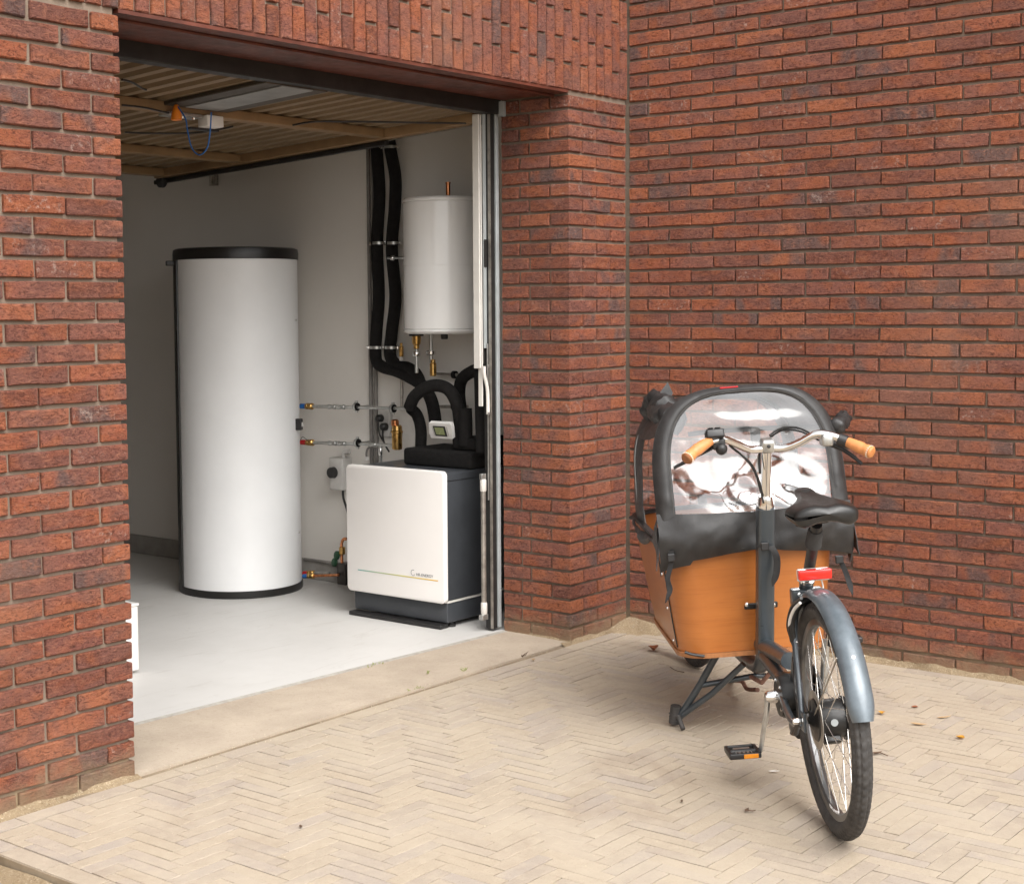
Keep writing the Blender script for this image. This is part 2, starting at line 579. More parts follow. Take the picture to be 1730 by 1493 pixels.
    simple('leather_dark', (.26, .10, .035), .5, var=.2, vs=40)
    simple('stitch', (.78, .68, .56), .8)
    simple('saddle_black', (.017, .016, .015), .34, var=.25, vs=30, bump=.0004, bs=220)
    simple('tent_fabric', (.027, .0255, .025), .46, var=.25, vs=22, bump=.0009, bs=260, rv=.12)
    simple('strap', (.015, .014, .014), .7, var=.3, vs=60, bump=.0005, bs=300)
    g = simple('red_lens', (.72, .018, .010), .16, var=.12, vs=30, coat=.6)
    simple('amber_lens', (.70, .24, .012), .2, var=.12, vs=40, coat=.4)
    simple('rust', (.20, .10, .07), .8, var=.4, vs=40)
    simple('leaf_brown', (.26, .085, .035), .7, var=.35, vs=60)
    simple('leaf_yellow', (.55, .27, .03), .7, var=.3, vs=60)
    simple('leaf_tan', (.42, .28, .15), .75, var=.3, vs=60)
    simple('weed_green', (.23, .26, .07), .6, var=.3, vs=80)
    simple('twig', (.10, .055, .03), .85, var=.3, vs=80)
    simple('pebble', (.50, .42, .31), .9, var=.35, vs=5)
    # clear soft PVC: looks through it, and its skin mirrors the sky
    g = NG('clear_vinyl')
    t = g.t
    out = t.nodes['Material Output']
    tr = g.n('ShaderNodeBsdfTransparent')
    tr.inputs[0].default_value = (.93, .90, .89, 1)
    gl = g.n('ShaderNodeBsdfGlossy')
    gl.inputs['Roughness'].default_value = .09
    gl.inputs['Color'].default_value = (1, 1, 1, 1)
    fr = g.n('ShaderNodeFresnel')
    fr.inputs['IOR'].default_value = 1.75
    fac = g.math('ADD', g.math('MULTIPLY', fr.outputs[0], 1.4), .05, clamp=True)
    bp = g.n('ShaderNodeBump')
    bp.inputs['Distance'].default_value = .006
    bp.inputs['Strength'].default_value = .15
    g.l(g.noise(g.obj(), 9, 2, .45, .8), bp.inputs['Height'])
    g.l(bp.outputs[0], gl.inputs['Normal'])
    mx = g.n('ShaderNodeMixShader')
    g.l(fac, mx.inputs[0])
    g.l(tr.outputs[0], mx.inputs[1])
    g.l(gl.outputs[0], mx.inputs[2])
    g.l(mx.outputs[0], out.inputs['Surface'])
make_materials()

# ================================================================== the setting
W = 2.4147          # clear width of the garage opening
SX = .468           # plane of the side wall
CH = .0625          # one brick course
LZ = 2.385          # underside of the soldier band
TOPZ = 2.375        # top of course 0
WX = .42            # inner face of the garage's right wall

# ---- ground, verge
MB().box((-150, -150, -.30), (150, 150, -.09)).build('ground', 'ground', smooth=0)['kind'] = 'structure'
def verge_h(x, y):
    s = math.sin(x * 9.1 + y * 3.3) + math.sin(y * 12.7 - x * 4.1) + math.sin(x * 23 + y * 19) * .5
    return -.040 + .004 * s + .012 * math.exp(-((x + 3.10) / .05) ** 2)
MB().grid(lambda a, b: (-8 + 4.905 * a ** .45, -6 + 6.0 * b, verge_h(-8 + 4.905 * a ** .45, -6 + 6.0 * b)), 60, 110).build('verge', 'sand')['kind'] = 'structure'

# ---- paving: clay pavers in herringbone with straight border rows
paving = MB().box((-3.088, -5.5, -.085), (SX - .002, -.002, -.007)).build('paving', 'joint', smooth=0)
struct(paving)
PL, PWD = .198, .0495
GAP = .0028
rects = []
X0, X1, Y0, Y1 = -3.018, .352, -4.6, -.105
ox, oy = -2.436, -.7045
nx = int((X1 - X0) / PWD) + 12
ny = int((Y1 - Y0) / PWD) + 12
for b in range(-ny, ny):
    for a in range(-nx, nx):
        if (a - b) % 8 == 0:
            rects.append((ox + a * PWD, oy + b * PWD, ox + a * PWD + PL, oy + (b + 1) * PWD))
        if (a - b) % 8 == 7:
            rects.append((ox + a * PWD, oy + b * PWD, ox + (a + 1) * PWD, oy + b * PWD + PL))
cl = []
for (a, b, c, d) in rects:
    a2, b2, c2, d2 = max(a, X0), max(b, Y0), min(c, X1), min(d, Y1)
    if c2 - a2 > .014 and d2 - b2 > .014:
        cl.append((a2, b2, c2, d2))
y = -4.6
k = 0
while y < -.11:                                   # border along the open edge and along the side wall
    cl.append((-3.088, y, -3.020, min(y + PL, -.108)))
    cl.append((.354, y + .09, .422, min(y + PL + .09, -.04)))
    y += PL
x = -3.088
while x < .34:
    cl.append((x, -.1035, min(x + PL, .350), -.035))
    x += PL
def paver_mesh(seed, wx, wy):
    r = random.Random(seed)
    m = MB()
    hx, hy = wx / 2 - GAP / 2, wy / 2 - GAP / 2
    def ring(ins, z, j):
        out = []
        for sx, sy in ((-1, -1), (0, -1), (1, -1), (1, 1), (0, 1), (-1, 1)):
            out.append((sx * (hx - ins) + r.uniform(-j, j), sy * (hy - ins) + r.uniform(-j, j), z + r.uniform(-.00012, .00012)))
        return out
    t, mid, bot = ring(.0007, 0, .0011), ring(.0, -.0010, .0011), ring(.0, -.045, 0)
    vs = t + mid + bot
    fs = [tuple(range(6))]
    for k in range(6):
        k2 = (k + 1) % 6
        fs += [(k, k + 6, k2 + 6, k2), (k + 6, k + 12, k2 + 12, k2 + 6)]
    m.add(vs, fs)
    return m
pv_cache = {}
info = []
for q in cl:
    cx_, cy_ = (q[0] + q[2]) / 2, (q[1] + q[3]) / 2
    px, py, pz = proj((cx_, cy_, 0))
    vis = -20 < px < 1750 and 0 < py < 1512
    info.append((not vis, pz, q))
info.sort(key=lambda t: (t[0], t[1]))
field = MB()
prnd = random.Random(11)
for i, (nv, pz, q) in enumerate(info):
    wx, wy = round(q[2] - q[0], 3), round(q[3] - q[1], 3)
    cx_, cy_ = (q[0] + q[2]) / 2, (q[1] + q[3]) / 2
    var = prnd.randrange(6)
    z = prnd.uniform(-.0006, .0005) + .002 * math.sin(cx_ * 2.1 + 1) * math.sin(cy_ * 2.7)
    rx, ry = prnd.uniform(-.0032, .0032), prnd.uniform(-.0032, .0032)
    M = Matrix.Translation((cx_, cy_, z)) @ Matrix.Rotation(rx, 4, 'X') @ Matrix.Rotation(ry, 4, 'Y') @ Matrix.Rotation(prnd.uniform(-.008, .008), 4, 'Z')
    rv = prnd.random()
    if i < 300 and not nv:
        key = (wx, wy, var)
        if key not in pv_cache:
            pv_cache[key] = paver_mesh(hash(key) & 0xffff, wx, wy).mesh('paver', 0)
            pv_cache[key].materials.append(MT['paver'])
        o = bpy.data.objects.new('paver', pv_cache[key])
        COL.objects.link(o)
        o.parent = paving
        o.matrix_local = M
        o['rnd'] = rv
    else:
        pm = paver_mesh(int(wx * 1e4) + int(wy * 1e3) + var, wx, wy)
        field.add([M @ Vector(p) for p in pm.v], pm.f, rv + .0001)
fo = field.build('paver_field', 'paver', paving, 0)
fo['kind'] = 'stuff'

# ---- brick makers
def brick_shape(L, H, D, seed):
    """front at y=0 looking to -y, x 0..L, z 0..H; chipped outline, chamfered arris"""
    r = random.Random(seed)
    m = MB()
    j = .0016
    xs = [0, L * r.uniform(.28, .4), L * r.uniform(.6, .72), L]
    if L < H:
        zs = [0, H * r.uniform(.28, .4), H * r.uniform(.6, .72), H]
        out = [(0, zs[0]), (L, zs[0]), (L, zs[1]), (L, zs[2]), (L, zs[3]), (0, zs[3]), (0, zs[2]), (0, zs[1])]
    else:
        out = [(xs[0], 0), (xs[1], 0), (xs[2], 0), (xs[3], 0), (xs[3], H), (xs[2], H), (xs[1], H), (xs[0], H)]
    out = [(x + r.uniform(-j, j), z + r.uniform(-j, j) * 1.1) for x, z in out]
    n = len(out)
    cxm, czm = L / 2, H / 2
    def ins(x, z, d):
        return (x + (d if x < cxm - .3 * L else -d if x > cxm + .3 * L else 0), z + (d if z < czm - .3 * H else -d if z > czm + .3 * H else 0))
    fr = [ins(x, z, r.uniform(.002, .0045)) for x, z in out]
    vs = [(x, r.uniform(-.0016, .0012), z) for x, z in fr] + [(x, .0035 + r.uniform(0, .0015), z) for x, z in out] + [(x, D, z) for x, z in out]
    fs = [tuple(range(n))]
    for k in range(n):
        k2 = (k + 1) % n
        fs += [(k, k + n, k2 + n, k2), (k + n, k + 2 * n, k2 + 2 * n, k2 + n)]
    return m.add(vs, fs)
def block_shape(L, H, D, seed):
    """a whole corner brick with worn arrises, x 0..L, y 0..D, z 0..H"""
    r = random.Random(seed)
    m = MB().box((0, 0, 0), (L, D, H), ch=.0035)
    m.v = [(x + r.uniform(-.0011, .0011), y + r.uniform(-.0011, .0011), z + r.uniform(-.001, .001)) for x, y, z in m.v]
    return m
bcache = {}
brnd = random.Random(5)
def jitM(x, y, z, rotz=0.0):
    return Matrix.Translation((x, y, z)) @ Matrix.Rotation(rotz + brnd.uniform(-.004, .004), 4, 'Z') @ Matrix.Rotation(brnd.uniform(-.006, .006), 4, 'Y')
RM = -math.pi / 2
BH = .0505
MR = .014            # mortar set back behind the brick faces

# ---- garage front: two piers and the soldier band over the opening
gw = empty('garage_wall', (-W / 2, .18, 0))
tag(gw, 'red brick garage front with two piers and a band of upright bricks above the door opening', 'brick wall')
def gpart_at(name, boxes):
    m = MB()
    off = gw.location
    for lo, hi in boxes:
        m.box(tuple(Vector(lo) - off), tuple(Vector(hi) - off))
    return m.build(name, 'mortar', gw, 0)
lp = gpart_at('pier', [((-4.2, MR, -.05), (-W - MR, .372, LZ + .001))])
lp['label'] = 'brick pier at the left of the garage opening'
rp = gpart_at('pier', [((MR, MR, -.05), (SX - .004, .372, LZ + .001))])
rp['label'] = 'narrow brick pier at the right of the garage opening'
lb = gpart_at('lintel_band', [((-4.2, MR, LZ + .003), (SX - .004, .368, 3.6))])
lb['label'] = 'band of upright bricks above the garage opening'
specs = []
for n in range(38):
    z = TOPZ - (n + 1) * CH
    # left pier
    if n % 2 == 0:
        specs.append(('lp', 'block', .100, BH, .21, jitM(-W - .100, 0, z)))
        x = -W - .112 - .208
    else:
        specs.append(('lp', 'block', .208, BH, .10, jitM(-W - .208, 0, z)))
        x = -W - .220 - .208
    while x > -4.1:
        specs.append(('lp', 'face', .208 + brnd.uniform(-.004, .003), BH, .03, jitM(x, brnd.uniform(-.0015, .002), z)))
        x -= .220
    # right pier, front
    if n % 2 == 0:
        specs.append(('rp', 'block', .208, BH, .10, jitM(0, 0, z)))
        specs.append(('rp', 'face', .228, BH, .03, jitM(.222, brnd.uniform(-.001, .002), z)))
        rev = [(.112, .150), (.275, .092)]
    else:
        specs.append(('rp', 'block', .100, BH, .21, jitM(0, 0, z)))
        specs.append(('rp', 'face', .208, BH, .03, jitM(.112, brnd.uniform(-.001, .002), z)))
        specs.append(('rp', 'face', .118, BH, .03, jitM(.332, brnd.uniform(-.001, .002), z)))
        rev = [(.222, .145)]
    for (y, L) in rev:                       # reveal, looking to -X
        specs.append(('rp', 'face', L, BH, .03, jitM(brnd.uniform(-.001, .002), y + L, z, RM)))
c = 0
x = SX - .010 - .050
while x > -4.1:
    zb = LZ
    first = .208 if c % 2 == 0 else .104
    if c % 2 == 1 and brnd.random() < .3:
        first = .118
    while zb < 3.40:
        specs.append(('lb', 'face', .0505, first, .03, jitM(x + brnd.uniform(-.001, .001), brnd.uniform(-.002, .002), zb)))
        zb += first + .012
        first = .208
    x -= CH
    c += 1
# parents sit at the wall root's own origin, so convert the placement matrices
def lay_in(root, specs, parents, limit=300):
    off = Matrix.Translation(-root.location)
    conv = [(s[0], s[1], s[2], s[3], s[4], s[5]) for s in specs]
    rated = []
    for s in conv:
        key, kind, L, H, D, M = s
        c_ = M @ Vector((L / 2, 0, H / 2))
        n_ = (M.to_3x3() @ Vector((0, -1, 0)))
        px, py, pz = proj(c_)
        d = Vector(CAM) - c_
        a = L * H * max(.1, n_.dot(d.normalized())) / (pz * pz)
        if not (-25 < px < 1755 and -25 < py < 1515):
            a = -1
        rated.append(a)
    order = sorted(range(len(conv)), key=lambda i: -rated[i])
    part = set(i for i in order[:limit] if rated[i] > 0)
    rest = MB()
    for i, (key, kind, L, H, D, M) in enumerate(conv):
        var = brnd.randrange(7)
        rv = brnd.random() * .999 + .0005
        fn = brick_shape if kind == 'face' else block_shape
        if i in part:
            if kind == 'face':
                Lq = round(L / .004) * .004
            else:
                Lq = L
            ck = (kind, round(Lq, 4), round(H, 4), round(D, 4), var)
            if ck not in bcache:
                bcache[ck] = fn(Lq, H, D, var * 101 + int(L * 1000)).mesh('brick', 25)
                bcache[ck].materials.append(MT['brick'])
            o = bpy.data.objects.new('brick', bcache[ck])
            COL.objects.link(o)
            o.parent = parents[key]
            o.matrix_local = off @ M
            o['rnd'] = rv
        else:
            sm = fn(L, H, D, var * 101 + int(L * 1000))
            rest.add([off @ (M @ Vector(p)) for p in sm.v], sm.f, rv)
    if rest.v:
        o = rest.build('brickwork', 'brick', root, 25)
        o['kind'] = 'stuff'
lay_in(gw, specs, {'lp': lp, 'rp': rp, 'lb': lb})

# ---- the side wall on the right
sw = empty('side_wall', (SX, -1.5, 0))
tag(sw, 'tall red brick wall in stretcher bond behind the cargo bike', 'brick wall')
swc = MB().box((MR, -4.0, -.05), (.30, 1.95, 3.6)).build('mortar_core', 'mortar', sw, 0)
specs = []
for n in range(-19, 38):
    z = TOPZ - (n + 1) * CH
    y = -.004
    L = (.5 if n % 2 == 0 else 1.0) * .2175 - .0135
    while y > -3.3:
        Lq = L + brnd.uniform(-.004, .004)
        specs.append(('c', 'face', Lq, BH + brnd.choice((-.0015, 0, .001)), .03, jitM(SX + brnd.uniform(-.0025, .0015), y, z, RM)))
        y -= L + .0075
        L = .2100
lay_in(sw, specs, {'c': sw})

# ---- sill, screed edge, floor and the garage's inner shell
FZ = .004
def edge_y(a):
    return .485 - .130 * a
sl = MB().grid(lambda a, b: (-W - .004 + (W + .004) * a, -.001 + (edge_y(a) - .012) * b, .001 + .002 * b + .0025 * math.sin(a * 23 + b * 5) * math.sin(b * 9 + a * 7) * (1 - b)), 60, 16, thick=.06).build('door_sill', 'sill')
struct(sl)
se = MB().grid(lambda a, b: (-W + W * a, edge_y(a) - .016 + .026 * b + .004 * math.sin(a * 61) * math.sin(a * 17) * (1 - b), .0025 + .003 * b), 80, 3, thick=.05).build('screed_edge', 'screed_edge')
struct(se)
fl_ = MB().prism([(-3.3, edge_y(-.37) + .009), (WX, edge_y(1.17) + .009), (WX, 6.3), (-3.3, 6.3)], .064)
fl_.v = [(x, y, z - .06) for x, y, z in fl_.v]
struct(fl_.build('garage_floor', 'floor', smooth=0))
struct(MB().box((WX, .376, -.05), (WX + .044, 6.3, 2.9)).build('interior_wall', 'plaster', smooth=0))
struct(MB().box((-3.4, .376, -.05), (-3.3, 6.3, 2.9)).build('interior_wall', 'plaster', smooth=0))
struct(MB().box((-3.3, 6.2, FZ + .001), (WX - .001, 6.3, 2.9)).build('interior_back_wall', 'plaster', smooth=0))
struct(MB().box((-3.29, .376, 2.62), (WX - .002, 6.19, 2.72)).build('ceiling', 'plaster', smooth=0))
struct(MB().box((-3.3, .376, 2.30), (-W + .1, .44, 2.61)).build('interior_front_wall', 'plaster', smooth=0))
struct(MB().box((-3.3, .376, FZ + .001), (-W - .02, .44, 2.299)).build('interior_front_wall', 'plaster', smooth=0))
sk = MB().box((WX - .014, 1.2, FZ + .001), (WX - .001, 6.19, FZ + .112), ch=.005).build('skirting_board', 'skirting')
struct(sk)

# ---- sand drifted along the wall feet
def drift(name, p0, p1, nrm, width, h, seed, seg=90):
    r = random.Random(seed)
    p0, p1, nrm = Vector(p0), Vector(p1), Vector(nrm)
    ph = [r.uniform(0, 6) for _ in range(6)]
    def fn(a, b):
        s = a * (p1 - p0).length
        w_ = width * (.62 + .22 * math.sin(s * 7 + ph[0]) + .18 * math.sin(s * 17 + ph[1]) + .12 * math.sin(s * 43 + ph[2]))
        hh = h * (.6 + .25 * math.sin(s * 5 + ph[3]) + .2 * math.sin(s * 23 + ph[4]) + .12 * math.sin(s * 61 + ph[5]))
        p = p0.lerp(p1, a) + nrm * (w_ * b)
        return (p.x, p.y, -.009 + (hh + .009) * (1 - b) ** 1.6)
    return fn, seg
sand = MB()
for spec in (((-4.1, .006, 0), (-W + .01, .004, 0), (0, -1, 0), .062, .020, 1),
             ((-.08, .001, 0), (SX, .001, 0), (0, -1, 0), .052, .022, 3),
             ((SX + .002, 0, 0), (SX + .002, -3.4, 0), (-1, 0, 0), .066, .024, 4),
             ((.002, .33, .0), (.002, .0, .0), (-1, 0, 0), .040, .018, 5)):
    fn, seg = drift('sand', *spec)
    sand.grid(fn, seg, 6)
def heap(a, b):
    x = SX - .42 * a
    y = -.55 * b
    d = math.hypot((SX - x) * 1.15, y * .85)
    return (x, y, -.012 + .046 * math.exp(-(d / .19) ** 2) + .005 * math.sin(x * 61) * math.sin(y * 47) * math.exp(-(d / .25) ** 2))
sand.grid(heap, 34, 40)
so = sand.build('drifted_sand', 'sand')
so['kind'] = 'stuff'
so['label'] = 'pale sand drifted along the wall feet and heaped in the corner'
grit = MB()
gr = random.Random(21)
for k in range(2600):
    u_ = gr.random()
    if u_ < .34:
        x, y = gr.uniform(-3.0, .44), .03 - gr.expovariate(14)
    elif u_ < .62:
        x, y = SX - .01 - gr.expovariate(11), -gr.uniform(0, 3.2)
    elif u_ < .80:
        x, y = SX - abs(gr.gauss(0, .17)), -abs(gr.gauss(0, .22))
    else:
        x, y = gr.uniform(-3.0, .4), gr.uniform(-3.4, -.05)
    if x < -3.05 or y < -4:
        continue
    s = .0011 + .0022 * gr.random() ** 3
    d = math.hypot((SX - x) * 1.15, y * .85)
    z = max(0, -.012 + .046 * math.exp(-(d / .19) ** 2)) + s * .3
    a = gr.random() * 3
    vs = [(x + s * math.cos(a), y + s * math.sin(a), z), (x - s * math.sin(a) * .8, y + s * math.cos(a) * .8, z), (x - s * math.cos(a), y - s * math.sin(a), z),
          (x + s * math.sin(a) * .8, y - s * math.cos(a) * .8, z), (x, y, z + s * .7), (x, y, z - s * .7)]
    grit.add(vs, [(0, 1, 4), (1, 2, 4), (2, 3, 4), (3, 0, 4), (1, 0, 5), (2, 1, 5), (3, 2, 5), (0, 3, 5)])
go = grit.build('grit', 'pebble', None, 0)
go['kind'] = 'stuff'
go['label'] = 'loose grit scattered over the pavers'
# concrete tile sunk in the sand beyond the paving edge
ct = MB().box((-3.47, -.86, -.06), (-3.17, -.36, -.026), ch=.003).build('concrete_tile', 'concrete_tile')
place(ct, (-3.32, -.6, -.06))
tag(ct, 'grey concrete tile half sunk in sand beyond the paving edge', 'tile')

# ================================================================== garage door and its frame
fr = empty('door_frame', (0, .40, 0))
tag(fr, 'dark steel garage door frame with pale guide channel inside the brick opening', 'door frame')
FO = Vector((0, .40, 0))
def fbox(name, lo, hi, m, ch=0.0, parent=None):
    return MB().box(tuple(Vector(lo) - FO), tuple(Vector(hi) - FO), ch=ch).build(name, m, parent or fr)
hb = fbox('head_beam', (-W + .001, .362, 2.312), (-.001, .425, 2.3835), 'frame_black', .003)
MBs = MB().box((-W + .001 - FO.x, .003 - FO.y, 2.372), (-.001, .358 - FO.y, 2.3835)).build('soffit_board', 'soffit_red', fr)
MBs['label'] = 'dark red painted board under the brick band'
lip = MB().box((-W + .001, .075 - FO.y, 2.362), (-.001, .10 - FO.y, 2.3715), ch=.002).build('drip_lip', 'soffit_red', fr)
fbox('end_bracket', (-.022, .335, 2.300), (-.003, .361, 2.366), 'frame_grey', .001)
fbox('cover_strip', (-.021, .378, .02), (-.001, .398, 2.3115), 'frame_grey', .002)
fbox('jamb', (-.052, .386, .015), (-.0215, .43, 2.3115), 'frame_black', .002)
fbox('jamb_edge', (-.0535, .385, .016), (-.0525, .40, 2.311), 'dull_steel')
fbox('slide_plate', (-.074, .41, 1.28), (-.0535, .414, 2.3115), 'frame_grey')
fbox('guide_channel', (-.100, .414, 1.19), (-.091, .45, 2.309), 'frame_white', .002)
fbox('guide_channel', (-.0895, .420, 1.19), (-.083, .445, 2.309), 'frame_grey', .002)
fbox('guide_channel', (-.0815, .416, 1.02), (-.0755, .44, 2.309), 'frame_white', .002)
sp = MB()
sp.prism([(-.009, -.055), (-.005, -.0615), (.005, -.0615), (.009, -.055), (.009, .055), (.005, .0615), (-.005, .0615), (-.009, .055)], .004, axisM((-.064, .4095 - FO.y, onX(822, 428, -.064).z), (0, -1, 0)))
sp.build('slot', 'frame_black', fr)
# swing arm that drops from the channel, and the spring tube low on the jamb
arm = [(-.090, .40, 1.20), (-.087, .40, 1.16), (-.070, .398, 1.10), (-.066, .398, 1.03), (-.066, .398, .985)]
MB().tube([Vector(p) - FO for p in catmull(arm, 5)], .008, 10).build('swing_arm', 'frame_white', fr)
for z in (1.20, .99):
    MB().lathe([(.0, -.001), (.007, 0), (.006, .005), (0, .006)], 12, axisM(Vector((-.072, .389, z)) - FO, (0, -1, 0))).build('bolt', 'galvanised', fr)
fbox('pull_rod', (-.064, .40, .60), (-.058, .404, 1.30), 'galvanised')
MB().tube([Vector((-.083, .415, .12)) - FO, Vector((-.083, .415, .66)) - FO], .0115, 14).build('spring_tube', 'dull_steel', fr)
MB().lathe([(.0125, 0), (.0145, .004), (.0145, .05), (.0125, .055)], 14, Matrix.Translation(Vector((-.083, .415, .64)) - FO)).build('tube_collar', 'frame_white', fr)
MB().lathe([(.0125, 0), (.0145, .004), (.0145, .05), (.0125, .055)], 14, Matrix.Translation(Vector((-.083, .415, .085)) - FO)).build('tube_collar', 'frame_white', fr)
fbox('foot_clip', (-.104, .405, .06), (-.064, .43, .085), 'galvanised', .002)
fbox('top_clip', (-.100, .408, .695), (-.068, .425, .72), 'galvanised', .002)

# door leaf: tilted sheet under the ceiling
DA, DB = Vector((0, .470, 2.318)), Vector((0, 2.640, 2.205))
dd = (DB - DA)
DLEN = dd.length
ddn = dd.normalized()
dn = Vector((0, ddn.z, -ddn.y))          # points down, away from the sheet
gd = empty('garage_door', DA)
tag(gd, 'tan ribbed steel garage door swung up flat under the ceiling', 'garage door')
def DP(x, s, h=0.0):
    """x across, s along the leaf from its front edge, h below the sheet"""
    return Vector((x, 0, 0)) + ddn * s + dn * h
def dbox(name, x0, x1, s0, s1, h0, h1, m, ch=0.0, parent=None):
    M = Matrix(((1, 0, 0, 0), (0, ddn.y, dn.y, 0), (0, ddn.z, dn.z, 0), (0, 0, 0, 1)))
    mb = MB().box((x0, s0, h0), (x1, s1, h1), ch=ch, M=M)
    return mb.build(name, m, parent or gd)
dbox('sheet', -W + .03, -.02, 0, DLEN, -.034, -.030, 'door_sheet')
rib_me = None
nrib = 23
for k in range(nrib):
    x = -W + .11 + k * (W - .2) / (nrib - 1)
    if rib_me is None:
        hw, tw, h = .034, .020, .026
        pr = MB()
        vs = []
        for s in (0.0, DLEN):
            for (dx, hh) in ((-hw, 0), (-tw, h), (tw, h), (hw, 0)):
                vs.append(ddn * s + dn * (hh - .030) + Vector((dx, 0, 0)))
        pr.add(vs, [(0, 1, 5, 4), (1, 2, 6, 5), (2, 3, 7, 6), (0, 3, 2, 1), (4, 5, 6, 7)])
        rib_me = pr.mesh('rib', 20)
        rib_me.materials.append(MT['door_sheet'])
    o = bpy.data.objects.new('rib', rib_me)
    COL.objects.link(o)
    o.parent = gd
    o.location = (x, 0, 0)
def door_s(px, py, X):
    """where a pixel meets the leaf's plane, as a distance along the leaf"""
    d = ray(px, py)
    n = np.array(dn)
    t = ((np.array(DA) - CAM) @ n) / (d @ n)
    p = Vector(CAM + d * t) - DA
    return p.x, p.dot(ddn)
rails = [door_s(560, 206, 0)[1], door_s(300, 244, 0)[1], DLEN - .03]
rails = [min(max(rails[0], .55), .85), 1.52, DLEN - .06]
for s in rails:
    dbox('cross_rail', -W + .03, -.075, s - .03, s + .03, -.003, .036, 'door_rail', .004)
dbox('edge_rail', -.072, -.012, .0, DLEN, -.004, .040, 'door_rail', .004)
dbox('edge_rail', -W + .02, -W + .08, .0, DLEN, -.004, .040, 'door_rail', .004)
dbox('edge_trim', -.011, -.003, .0, DLEN, .002, .044, 'galvanised')
dbox('running_rail', -.034, -.006, .55, DLEN + .05, .044, .066, 'frame_black', .003)
MB().lathe([(.028, 0), (.034, .006), (.034, .028), (.028, .034)], 20, axisM(DP(-.045, DLEN - .01, .055), (1, 0, 0))).build('roller', 'black_plastic', gd)
CXD = (door_s(425, 138, 0)[0] + door_s(535, 155, 0)[0]) / 2
dbox('centre_channel', CXD - .17, CXD + .17, -.06, rails[0] + .04, -.002, .014, 'door_channel', .003)
dbox('centre_plate', CXD - .085, CXD + .085, -.06, rails[0] - .06, .0145, .019, 'door_centre', .001)
dbox('lock_plate', CXD - .16, CXD + .02, rails[0] - .045, rails[0] + .02, .037, .050, 'galvanised', .002)
dbox('lock_box', CXD + .03, CXD + .12, rails[0] - .06, rails[0] + .0, .037, .082, 'white_plastic', .004)
dbox('lock_lever', CXD - .02, CXD + .14, rails[0] - .01, rails[0] + .02, .083, .092, 'black_plastic', .003)
for k in range(3):
    MB().lathe([(.0, 0), (.008, 0), (.007, .006), (0, .007)], 10, axisM(DP(CXD - .13 + .06 * k, rails[0] - .02, .050), dn)).build('bolt', 'chrome', gd)
# release cord with its orange bell, hanging from the leaf
hp = onX(298, 190, CXD - .15)
hook = Vector((hp.x, hp.y, hp.z))
rc = empty('release_cord', hook)
tag(rc, 'blue pull cord with an orange bell handle hanging from the raised door', 'pull cord')
MB().lathe([(.006, .030), (.010, .026), (.015, .010), (.021, -.012), (.022, -.030), (.018, -.032), (.0, -.028)], 20).build('handle', 'orange_plastic', rc)
top = Vector((0, 0, .0))
MB().tube([(0, 0, .028), (0, 0, .062)], .003, 8).build('hanger', 'black_plastic', rc)
cp = [(299, 178), (313, 200), (317, 222), (324, 250), (337, 262), (350, 250), (355, 222), (357, 190)]
MB().tube(catmull([onX(x, y, CXD - .15) - hook for x, y in cp], 6), .0028, 8).build('cord', 'blue_plastic', rc)
# loose black cables along the leaf
for i, (pl, lab) in enumerate((([(205, 113), (222, 118), (238, 128), (246, 131)], 'short black cable crossing the ribs at the upper left of the door'),
                      ([(210, 206), (260, 208), (330, 207), (375, 200), (392, 196)], 'black cable slung level under the middle of the raised door'),
                      ([(494, 194), (530, 188), (600, 188), (700, 190), (790, 191)], 'long black cable running to the front right corner of the door'),
                      ([(205, 158), (240, 162), (275, 170), (293, 174)], 'black cable lying along the front cross rail at the left'))):
    pts = []
    for (x, y) in pl:
        xx, ss = door_s(x, y, 0)
        pts.append(DA + DP(xx, ss, .045))
    if pts[-1].y < .48:
        pts = [Vector((p.x, max(p.y, .48), p.z)) for p in pts]
    o = MB().tube(catmull(pts, 6), .0042, 8).build('cable', 'black_plastic')
    place(o, pts[0])
    tag(o, lab, 'cable', 'cables on the raised door')
# ceiling bracket further back on the wall
br = empty('ceiling_bracket', onX(363, 290, WX - .03))
tag(br, 'small grey steel bracket fixed high on the wall behind the tank', 'bracket')
b0 = br.location
MB().box((-.02, -.30, .0), (.02, .03, .018), ch=.002).build('arm', 'frame_dark', br)
MB().box((-.02, -.03, -.075), (.0, -.012, .0), ch=.002).build('hook', 'dull_steel', br)
MB().box((-.02, .010, -.075), (.0, .028, .0), ch=.002).build('hook', 'dull_steel', br)
MB().box((-.02, -.03, -.080), (.0, .028, -.068), ch=.002).build('hook_base', 'dull_steel', br)
# white cabinet almost wholly hidden by the left pier
wc = onZ(236, 1136, FZ)
wcb = empty('white_cabinet', (wc.x - .16, wc.y + .1, FZ))
tag(wcb, 'low white box on the floor, almost hidden behind the left pier', 'box')
MB().box((-.16, -.1, .012), (.16, .12, .272), ch=.006).build('body', 'white_plastic', wcb)
MB().box((-.163, -.103, .2725), (.163, .123, .285), ch=.004).build('lid', 'white_plastic', wcb)
MB().box((-.14, -.085, .0), (.14, .105, .0118)).build('foot', 'grey_plastic', wcb)

